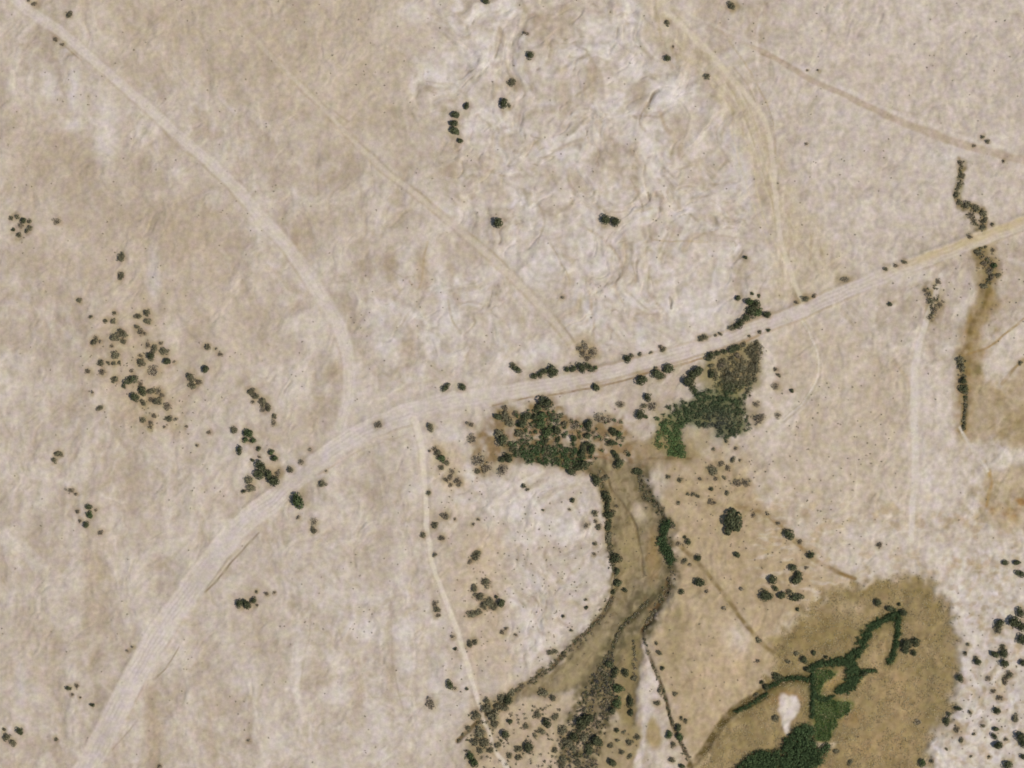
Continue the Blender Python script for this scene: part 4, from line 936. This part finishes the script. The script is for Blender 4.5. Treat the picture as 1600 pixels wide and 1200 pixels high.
def crown_points(r, n, lobes, flat=0.8, spread=0.52, lobe_r=0.5):
    """points and outward directions on a crown of overlapping lobes, radius about 1, base near z=0.15"""
    ang = np.arange(lobes) * 2.4 + r.uniform(0, 6.28)
    rad = spread * np.sqrt((np.arange(lobes) + 0.3) / lobes) * r.uniform(0.45, 1.35, lobes) * 1.25
    cz = 0.62 - 0.25 * rad + r.uniform(-.08, .12, lobes)
    cen = np.stack([rad * np.cos(ang), rad * np.sin(ang), cz], 1)
    lr = lobe_r * r.uniform(0.5, 1.2, lobes)
    k = r.choice(lobes, n, p=lr ** 2 / (lr ** 2).sum())
    d = r.normal(0, 1, (n, 3))
    d[:, 2] = np.abs(d[:, 2]) * 0.9 - 0.25
    d /= np.linalg.norm(d, axis=1, keepdims=True)
    q = r.uniform(0.55, 1.05, (n, 1)) ** 0.6
    p = cen[k] + d * lr[k][:, None] * q
    p[:, 2] = np.maximum(p[:, 2] * flat, 0.05)
    return p, d


def tube(path, radii, sides=5):
    path = np.array(path, float)
    vs, fs = [], []
    for i, (p, rr) in enumerate(zip(path, radii)):
        t = path[min(i + 1, len(path) - 1)] - path[max(i - 1, 0)]
        t /= np.linalg.norm(t) + 1e-9
        u = np.cross(t, [0.3, 0.9, 0.2]); u /= np.linalg.norm(u)
        w = np.cross(t, u)
        for s in range(sides):
            a = 2 * math.pi * s / sides
            vs.append(p + rr * (math.cos(a) * u + math.sin(a) * w))
    for i in range(len(path) - 1):
        for s in range(sides):
            a, b = i * sides + s, i * sides + (s + 1) % sides
            fs.append((a, b, b + sides, a + sides))
    return np.array(vs), np.array(fs)


def stems(r, n, height, reach, thick):
    V, F, off = [], [], 0
    for i in range(n):
        a = i * 2 * math.pi / n + r.uniform(-.4, .4)
        e = np.array([math.cos(a) * reach, math.sin(a) * reach, height * r.uniform(.8, 1.1)])
        mid = e * np.array([.35, .35, .5]) + r.normal(0, .03, 3)
        v, f = tube([(0.04 * math.cos(a), 0.04 * math.sin(a), -0.12), mid, e], [thick, thick * .65, thick * .2])
        V.append(v); F.append(f + off); off += len(v)
        for q in range(2):
            b = a + r.uniform(-1, 1)
            e2 = mid + np.array([math.cos(b) * reach * .6, math.sin(b) * reach * .6, height * .4])
            v, f = tube([mid, (mid + e2) / 2 + r.normal(0, .02, 3), e2], [thick * .5, thick * .35, thick * .12], 4)
            V.append(v); F.append(f + off); off += len(v)
    return np.vstack(V), np.vstack(F)


NV = 5
CROWN, STEM, TUFT = {}, [], {}
for v in range(NV):
    r = np.random.default_rng(900 + v)
    sv, sf = stems(r, 4 + v % 3, 0.75, 0.55, 0.07)
    STEM.append(mesh_from('trunk', sv, sf, BARK))
    for t in TONES:
        r = np.random.default_rng(1000 + v * 17 + ord(t))
        if t in 'DG':
            p, d = crown_points(r, 620, 8 + v, 0.95, 0.52, 0.5)
            lv, lf = leaf_quads(p, d, 0.105, r)
        elif t == 'O':
            p, d = crown_points(r, 430, 8 + v, 0.8, 0.58, 0.42)
            lv, lf = leaf_quads(p, d, 0.10, r)
        else:
            p, d = crown_points(r, 260, 9 + v, 0.6, 0.66, 0.36)
            lv, lf = leaf_quads(p, d, 0.09, r)
        CROWN[t, v] = mesh_from('crown', lv, lf, LEAF[t])
        n = {'D': 160, 'G': 160, 'O': 120, 'B': 85, 'P': 75}[t]
        p, d = crown_points(r, n, 4 + v % 3, 0.75, 0.5, 0.5)
        lv, lf = leaf_quads(p, d, 0.16, r)
        me = mesh_from('low_bush', np.vstack([lv, sv]), np.vstack([lf, sf + len(lv)]), LEAF[t])
        me.materials.append(BARK)
        mi = np.zeros(len(lf) + len(sf), np.int32); mi[len(lf):] = 1
        me.polygons.foreach_set('material_index', mi)
        TUFT[t, v] = me

_r = np.random.default_rng(4242)
_p, _d = crown_points(_r, 2600, 15, 0.9, 0.56, 0.4)
_lv, _lf = leaf_quads(_p, _d, 0.08, _r)
BIG_CROWN = mesh_from('crown', _lv, _lf, LEAF['D'])

# ------------------------------------------------------------------ kinds and labels of the single plants
ORD = ['first', 'second', 'third', 'fourth', 'fifth', 'sixth', 'seventh', 'eighth', 'ninth', 'tenth', 'eleventh', 'twelfth']
NUM = ['zero', 'one', 'two', 'three', 'four', 'five', 'six', 'seven', 'eight', 'nine', 'ten', 'eleven', 'twelve']
for p in plants:
    rr = math.sqrt(p['rx'] * p['ry'])
    p['r'] = rr
    long_ = max(p['rx'], p['ry']) / min(p['rx'], p['ry'])
    if p['t'] in 'BP':
        p['kind'] = 'dry_bush'; p['cat'] = 'bush'; p['word'] = ('bush', 'bushes')
    elif rr >= 6.4 and p['t'] in 'DG':
        p['kind'] = 'desert_tree'; p['cat'] = 'tree'; p['word'] = ('tree', 'trees')
    else:
        p['kind'] = 'desert_shrub'; p['cat'] = 'shrub'; p['word'] = ('shrub', 'shrubs')
    sz = 'tiny' if rr < 3.2 else 'small' if rr < 4.8 else 'mid-sized' if rr < 6.4 else 'large' if rr < 9.5 else 'huge'
    shape = '' if long_ < 1.35 else ('upright ' if p['ry'] > p['rx'] else 'flattened ')
    p['look'] = f"{sz} {shape}{TONES[p['t']][1]}"
by = {}
for p in plants:
    by.setdefault((p['zone'], p['look'], p['word']), []).append(p)
for (zone, look, word), ps in by.items():
    if len(ps) == 1:
        ps[0]['label'] = f"{look} {word[0]} {zone}"
        continue
    xs = [p['x'] for p in ps]; ys = [p['y'] for p in ps]
    horiz = (max(xs) - min(xs)) >= (max(ys) - min(ys))
    ps.sort(key=lambda p: p['x'] if horiz else p['y'])
    n = len(ps)
    first, last, side = ('leftmost', 'rightmost', 'from left') if horiz else ('topmost', 'lowest', 'from top')
    for i, p in enumerate(ps):
        if n == 2:
            pos = (('left' if horiz else 'upper'), ('right' if horiz else 'lower'))[i]
            p['label'] = f"{pos} one of two {look} {word[1]} {zone}"
        else:
            pos = first if i == 0 else last if i == n - 1 else f"{ORD[i]} {side}"
            p['label'] = f"{pos} of {NUM[n]} {look} {word[1]} {zone}"

for p in plants:
    for cut in (' the ', ' the ', ' the ', 'upright ', 'flattened '):
        if len(p['label'].split()) > 16:
            p['label'] = p['label'].replace(cut, ' ' if cut == ' the ' else '', 1)
# ------------------------------------------------------------------ place the single plants
prng = random.Random(5)
for i, p in enumerate(plants):
    v = prng.randrange(NV)
    k = prng.uniform(0.98, 1.14)
    sq = prng.uniform(0.86, 1.16) if max(p['rx'], p['ry']) < 1.15 * min(p['rx'], p['ry']) else 1.0
    rx, ry = p['rx'] * S * k * sq, p['ry'] * S * k / sq
    hgt = min(rx, ry) * (prng.uniform(0.95, 1.25) if p['t'] in 'DG' else prng.uniform(0.75, 1.0)) + 0.25
    gz = float(ground_z(p['x'], p['y']))
    loc = ((p['x'] - W / 2) * S, (H / 2 - p['y']) * S, gz)
    long_ = max(rx, ry) / min(rx, ry)
    rot = prng.uniform(0, 6.28) if long_ < 1.36 else prng.choice((0, math.pi)) + prng.uniform(-.15, .15)
    if p['r'] < 4.8:                                   # too small to show more than one shape
        o = bpy.data.objects.new(p['kind'], TUFT[p['t'], v])
        COL.objects.link(o)
    else:
        o = bpy.data.objects.new(p['kind'], None)
        o.empty_display_size = 0.3
        COL.objects.link(o)
        for nm, me in (('trunk', STEM[v]), ('crown', BIG_CROWN if p['r'] > 12 else CROWN[p['t'], v])):
            c = bpy.data.objects.new(nm, me)
            COL.objects.link(c)
            c.parent = o
    o.location = loc
    o.rotation_euler = (0, 0, rot)
    o.scale = (rx, ry, hgt)
    o['label'] = p['label']
    o['category'] = p['cat']
    o['group'] = p['group']


# ------------------------------------------------------------------ masses nobody could count: thickets, bank scrub, grass, specks
def in_poly(poly, x, y):
    q = np.array(poly, float)
    ins = np.zeros(len(x), bool)
    for i in range(len(q)):
        a, b = q[i], q[(i + 1) % len(q)]
        if a[1] == b[1]:
            continue
        c = (a[1] > y) != (b[1] > y)
        ins ^= c & (x < (b[0] - a[0]) * (y - a[1]) / (b[1] - a[1]) + a[0])
    return ins


def sample_poly(poly, per_px2, r, keep=None):
    q = np.array(poly, float)
    lo, hi = q.min(0), q.max(0)
    n = int((hi[0] - lo[0]) * (hi[1] - lo[1]) * per_px2)
    x, y = r.uniform(lo[0], hi[0], n), r.uniform(lo[1], hi[1], n)
    wx, wy = x + 9 * fbm(x, y, 17, 3, 17), y + 9 * fbm(x, y, 17, 3, 19)
    m = in_poly(q, wx, wy)
    x, y = x[m], y[m]
    if keep is not None:
        m = keep(x, y) > r.random(len(x))
        x, y = x[m], y[m]
    return np.stack([x, y], 1)


def sample_line(pts, step, r):
    p = smooth_line(np.array(pts, float), 8)
    seg = np.hypot(*(p[1:, :2] - p[:-1, :2]).T)
    cum = np.concatenate([[0], np.cumsum(seg)])
    t = np.arange(0, cum[-1], step)
    t = t + r.uniform(-step * .5, step * .5, len(t))
    X = np.stack([np.interp(t, cum, p[:, c]) for c in range(p.shape[1])], 1)
    hw = X[:, 2] if X.shape[1] > 2 else np.full(len(X), 3.0)
    d = r.normal(0, 0.45, (len(X), 2)) * hw[:, None]
    return X[:, :2] + d


def bush_mass(name, label, cen, rad_px, cols, leaves=55, leaf=0.22, flat=0.9, seed=1, hmul=1.0):
    """one joined mass of many small bushes; cols is a function (x, y, random) -> n x 3 albedo"""
    r = np.random.default_rng(seed)
    n = len(cen)
    rad = r.uniform(rad_px[0], rad_px[1], n) * S
    zz = ground_z(cen[:, 0], cen[:, 1])
    base = np.stack([(cen[:, 0] - W / 2) * S, (H / 2 - cen[:, 1]) * S, zz], 1)
    bc = cols(cen[:, 0], cen[:, 1], r) * r.uniform(0.8, 1.2, (n, 1))
    k = np.repeat(np.arange(n), leaves)
    d = r.normal(0, 1, (len(k), 3))
    d[:, 2] = np.abs(d[:, 2])
    d /= np.linalg.norm(d, axis=1, keepdims=True)
    lump = 0.75 + 0.35 * np.sin(3 * np.arctan2(d[:, 1], d[:, 0]) + k * 1.7)
    q = d * (r.uniform(0.5, 1.0, (len(k), 1)) ** 0.6) * rad[k][:, None] * lump[:, None]
    q[:, 2] *= flat * hmul
    q[:, 2] += 0.25 * rad[k]
    lv, lf = leaf_quads(base[k] + q, d, leaf, r)
    lc = np.repeat(bc[k] * r.uniform(0.8, 1.2, (len(k), 1)), 4, 0)
    lc = np.concatenate([np.clip(lc, 0.005, .6), np.ones((len(lc), 1))], 1)
    me = mesh_from(name, lv, lf, LEAF_MIX, lc, 'leaf')
    o = bpy.data.objects.new(name, me)
    COL.objects.link(o)
    o['kind'] = 'stuff'
    o['label'] = label
    return o


def tone_mix(*tw):
    cols = np.array([TONES[t][0] for t, w in tw]); ws = np.array([w for t, w in tw], float); ws /= ws.sum()
    return lambda x, y, r: cols[r.choice(len(cols), len(x), p=ws)]


def thicket_cols(x, y, r):
    n = len(x)
    g = np.array((0.105, 0.150, 0.052)); dk = np.array((0.076, 0.098, 0.044)); gr = np.array((0.098, 0.093, 0.072)); ol = np.array((0.165, 0.142, 0.080))
    out = np.tile(dk, (n, 1))
    k = np.clip((1095 - x) / 40, 0, 1) * np.clip((y - 640) / 40, 0, 1)
    out = out * (1 - k[:, None]) + g * k[:, None] * 1.05
    k = np.exp(-((x - 1120) / 26) ** 2 - ((y - 660) / 18) ** 2)
    out = out * (1 - 0.8 * k[:, None]) + gr * 0.8 * k[:, None]
    k = np.clip((615 - y) / 30, 0, 1) + (r.random(n) < np.clip((x - 1130) / 60, 0, .6)) * 0.8
    k = np.clip(k, 0, 1)
    return out * (1 - k[:, None]) + ol * k[:, None]


R = np.random.default_rng(77)
bush_mass('thicket', 'dense dark green thicket below the eastern stretch of road', np.vstack([sample_poly(THICKET, 0.06, R, lambda x, y: 1.0 - 0.6 * (fbm(x, y, 15, 2, 33) > .12) * sstep(1120, 1150, x)), sample_poly([(1118, 570), (1165, 545), (1190, 533), (1192, 560), (1178, 600), (1160, 605), (1115, 600)], .045, R), sample_line([(1182, 535, 5), (1180, 560, 5), (1172, 590, 6), (1166, 620, 5)], 2.2, R), sample_poly([(1025, 640), (1050, 630), (1050, 700), (1022, 700)], .02, R)]), (2.5, 6.5), thicket_cols, 60, 0.26, 0.55, 2)
STREAM = [(790, 692), (820, 688), (860, 695), (905, 702), (915, 722), (905, 735), (870, 728), (830, 722), (805, 715)]
deep = lambda x, y, r: np.array((0.066, 0.096, 0.038)) * r.uniform(.75, 1.3, (len(x), 1))
bush_mass('streamside_undergrowth', 'matted green undergrowth along the head of the dry bed', np.vstack([sample_poly(STREAM, 0.075, R), sample_poly([(805, 640), (875, 638), (890, 690), (805, 690)], 0.02, R), sample_poly([(880, 650), (975, 655), (985, 735), (900, 735)], 0.008, R)]),
          (2.5, 6), lambda x, y, r: np.where(r.random((len(x), 1)) < .6, deep(x, y, r), tone_mix(('D', 3), ('O', 2))(x, y, r)), 60, 0.28, 0.8, 3)
bush_mass('creek_reeds', 'deep green reed strip curving along the right side of the dry bed',
          np.vstack([sample_line([(1046, 815, 6), (1038, 825, 7), (1035, 845, 7), (1040, 860, 8), (1047, 872, 9), (1048, 882, 7)], .9, R)]), (4, 7), deep, 70, 0.28, 0.8, 4)
CREEK = [([(1407, 957, 5), (1380, 970, 5), (1360, 982, 7), (1349, 1005, 10), (1338, 1022, 11), (1320, 1032, 8), (1290, 1037, 6), (1268, 1042, 5)], .6),
         ([(1404, 960, 4), (1403, 985, 4), (1401, 1005, 4), (1396, 1025, 5), (1388, 1035, 4)], .8),
         ([(1322, 1032, 11), (1333, 1045, 13), (1336, 1060, 10), (1326, 1074, 8), (1309, 1080, 4)], .28), ([(1340, 1052, 4), (1355, 1048, 3), (1370, 1049, 2.5)], 1.2),
         ([(1268, 1042, 2.5), (1270, 1062, 3), (1272, 1082, 3), (1285, 1094, 2), (1302, 1088, 2)], 1.2), ([(1271, 1082, 2), (1270, 1105, 2), (1269, 1122, 2)], 1.4),
         ([(1200, 1076, 3), (1215, 1067, 3), (1237, 1060, 2.5), (1268, 1062, 3)], 1.4), ([(1150, 1112, 2), (1175, 1100, 2), (1200, 1082, 2.5)], 2.0)]
ECREEK = [([(1502, 252, 5), (1500, 285, 5), (1494, 303, 4), (1501, 318, 4), (1518, 323, 5), (1535, 332, 5), (1538, 352, 6)], 1.3), ([(1516, 334, 6), (1530, 350, 6)], 1.3), ([(1529, 390, 5), (1540, 405, 8), (1550, 422, 8), (1540, 446, 5)], .9),
          ([(1501, 560, 6), (1506, 595, 5), (1508, 630, 3), (1506, 672, 2.5)], 1.2), ([(1458, 445, 8), (1460, 470, 9), (1455, 495, 6)], 1.5)]
bush_mass('creek_scrub', 'olive scrub lining the eastern creek above and below the road', np.vstack([sample_line(p, s, R) for p, s in ECREEK]), (1.6, 3.6), tone_mix(('O', 5), ('D', 3), ('B', 2)), 34, 0.22, 0.6, 11)
bush_mass('creek_reeds', 'dark green reeds looping along the creek on the mud flat', np.vstack([sample_line(p, s, R) for p, s in CREEK]), (3, 5.5), deep, 60, 0.26, 0.85, 5)
bush_mass('thicket', 'blackish green thicket at the bottom edge beside the green field', sample_poly(MASS, 0.06, R), (5, 10), deep, 80, 0.32, 1.0, 6, 1.2)
BANK = [([(956, 935, 3), (937, 967, 3), (905, 997, 4), (875, 1027, 4), (858, 1046, 6), (840, 1057, 5), (820, 1070, 4), (800, 1085, 4), (775, 1104, 5)], 1.6),
        ([(1015, 938, 3), (1000, 952, 4), (985, 968, 4), (972, 980, 4), (962, 1000, 4), (950, 1026, 4), (938, 1045, 6), (925, 1065, 8), (915, 1090, 10), (905, 1112, 12)], 1.3),
        ([(947, 1030, 6), (948, 1060, 7), (950, 1085, 8), (945, 1110, 9)], .9),
        ([(995, 735, 3), (1002, 765, 3), (1012, 780, 3), (1028, 787, 4), (1036, 805, 3)], 1.8), ([(1005, 992, 2), (1017, 1032, 2.5), (1030, 1062, 3), (1042, 1100, 3), (1054, 1140, 4), (1070, 1175, 4), (1080, 1198, 5)], 1.8),
        ([(990, 1000, 3), (992, 1030, 3), (992, 1060, 3)], 2.0), ([(1045, 905, 3), (1038, 930, 3), (1020, 960, 3), (1006, 985, 3)], 2.2), ([(940, 750, 3), (947, 790, 3), (950, 830, 3), (957, 880, 3), (964, 912, 3)], 1.8)]
def thin(c, scale, lim, seed):
    return c[fbm(c[:, 0], c[:, 1], scale, 2, seed) > lim]


MARGIN = [([(1005, 745, 10), (1020, 785, 11), (1036, 815, 9), (1046, 870, 9), (1048, 905, 8), (1030, 940, 9), (1010, 975, 8)], 2.2), ([(935, 740, 7), (946, 790, 7), (953, 860, 7), (960, 915, 7), (930, 975, 7), (880, 1028, 8), (830, 1068, 8)], 3.0)]
bush_mass('bank_scrub', 'low dark scrub lining the banks of the dry stream channels', np.vstack([thin(sample_line(p, s, R), 20, -.14, 49) for p, s in BANK] + [sample_line(p, s, R) for p, s in MARGIN]), (1.8, 3.6), tone_mix(('O', 5), ('D', 3), ('B', 4)), 34, 0.22, 0.7, 7)
SCRUB = [([(745, 1095), (800, 1085), (800, 1215), (730, 1215), (720, 1150)], .016), ([(800, 1100), (880, 1100), (880, 1215), (800, 1215)], .012), ([(925, 1055), (958, 1020), (962, 1090), (945, 1140), (935, 1190), (925, 1215), (870, 1215), (880, 1150), (900, 1110)], .085)]
def scrub_cols(x, y, r):
    c = tone_mix(('O', 5), ('D', 4), ('B', 3))(x, y, r)
    g = np.array((0.085, 0.078, 0.066))
    k = (r.random(len(x)) < 0.35 * np.clip((x - 850) / 50, 0, 1))[:, None]
    return np.where(k, g, c)
bush_mass('ground_scrub', 'mottled dark low scrub spreading along the bottom edge', np.vstack([sample_poly(p, s, R, lambda x, y: 0.28 + 0.9 * (fbm(x, y, 22, 2, 41) > -.05)) for p, s in SCRUB]), (1.5, 4.2), scrub_cols, 34, 0.22, 0.7, 8)


def speck_keep(x, y):
    d = 0.015 + 0.06 * (fbm(x, y, 120, 3, 43) > 0.15)
    for (cx, cy, rx, ry, a) in [(830, 880, 130, 120, .5), (740, 960, 60, 140, .6), (200, 580, 80, 90, .55), (250, 650, 70, 50, .4), (1110, 750, 70, 60, .7), (1100, 850, 80, 60, .5), (1250, 850, 120, 80, .4), (1540, 1090, 90, 120, .7),
                                (1300, 680, 110, 120, .35), (1500, 1000, 40, 90, .5), (720, 740, 60, 60, .8), (1540, 420, 50, 60, .8), (880, 970, 80, 80, .4), (1090, 1060, 70, 100, .25), (980, 850, 50, 90, .3), (860, 660, 110, 60, .6), (1460, 480, 50, 50, .6), (1170, 570, 40, 60, .9)]:
        d = d + 0.6 * a * np.exp(-((x - cx) / rx) ** 2 * 2 - ((y - cy) / ry) ** 2 * 2)
    return d * (line_far(x, y))


def line_far(x, y):
    i = np.clip(np.searchsorted(GX, x), 0, NX - 1); j = np.clip(np.searchsorted(GY, y), 0, NY - 1)
    ok = np.ones(len(x))
    ok[(rd[j, i] / rhw[j, i]) < 1.15] = 0
    for d, hw, sg in track_d.values():
        ok[(d[j, i] / hw[j, i]) < 1.2] = 0
    return ok


bush_mass('scattered_tufts', 'tiny withered tufts scattered over the desert ground', sample_poly([(-20, -20), (1620, -20), (1620, 1220), (-20, 1220)], 0.012, R, speck_keep), (0.8, 2.0),
          tone_mix(('B', 5), ('O', 2), ('P', 4)), 14, 0.2, 0.6, 9)


def grass(name, label, pts, cols, seed, hgt):
    r = np.random.default_rng(seed)
    n = len(pts)
    z = ground_z(pts[:, 0], pts[:, 1])
    base = np.stack([(pts[:, 0] - W / 2) * S, (H / 2 - pts[:, 1]) * S, z], 1)
    d = np.tile([0, 0, .8], (n, 1)) + r.normal(0, .4, (n, 3))
    base[:, 2] += r.uniform(0.1, hgt, n)
    v, f = leaf_quads(base, d, 0.3, r)
    c = cols(pts[:, 0], pts[:, 1], r)
    c = np.concatenate([np.repeat(c, 4, 0), np.ones((4 * n, 1))], 1)
    o = bpy.data.objects.new(name, mesh_from(name, v, f, LEAF_MIX, c, 'leaf'))
    COL.objects.link(o)
    o['kind'] = 'stuff'
    o['label'] = label


def meadow_cols(x, y, r):
    k = sstep(-.3, .3, fbm(x, y, 22, 3, 53))[:, None]
    return (np.array((0.27, 0.214, 0.112)) * (1 - k) + np.array((0.36, 0.285, 0.160)) * k) * r.uniform(.75, 1.25, (len(x), 1))


fpts = sample_poly([(1060, 880), (1520, 880), (1520, 1225), (1060, 1225)], 0.30, np.random.default_rng(88))
_i = np.clip(np.searchsorted(GX, fpts[:, 0]), 0, NX - 1); _j = np.clip(np.searchsorted(GY, fpts[:, 1]), 0, NY - 1)
fpts = fpts[(flatm[_j, _i] > np.random.default_rng(89).uniform(.25, .9, len(fpts))) & (fbm(fpts[:, 0], fpts[:, 1], 20, 2, 57) > -.12) & ~in_poly([(1215, 1083), (1250, 1083), (1250, 1150), (1215, 1150)], fpts[:, 0], fpts[:, 1])]


def field_cols(x, y, r):
    k = sstep(-.3, .4, fbm(x, y, 14, 3, 47, sx=2, sy=.5))[:, None]
    return (np.array((0.062, 0.098, 0.030)) * (1 - k) + np.array((0.125, 0.160, 0.055)) * k) * r.uniform(.75, 1.25, (len(x), 1))


grass('dry_meadow_grass', 'short ochre dry grass growing over the mud flat', fpts, meadow_cols, 63, 0.3)
grass('marsh_grass', 'bright green marsh grass field with a straight left edge', sample_poly(FIELD, 2.2, R), field_cols, 61, 0.5)
grass('marsh_grass', 'bright green grass at the lower left tip of the road thicket', sample_poly([(1047, 686), (1068, 684), (1072, 700), (1069, 716), (1046, 715), (1042, 702)], 1.3, R), field_cols, 62, 0.6)
print('plants', len(plants), {k: sum(p['kind'] == k for p in plants) for k in ('desert_tree', 'desert_shrub', 'dry_bush')})
print('labels', len(set(p['label'] for p in plants)), 'longest', max(len(p['label'].split()) for p in plants))
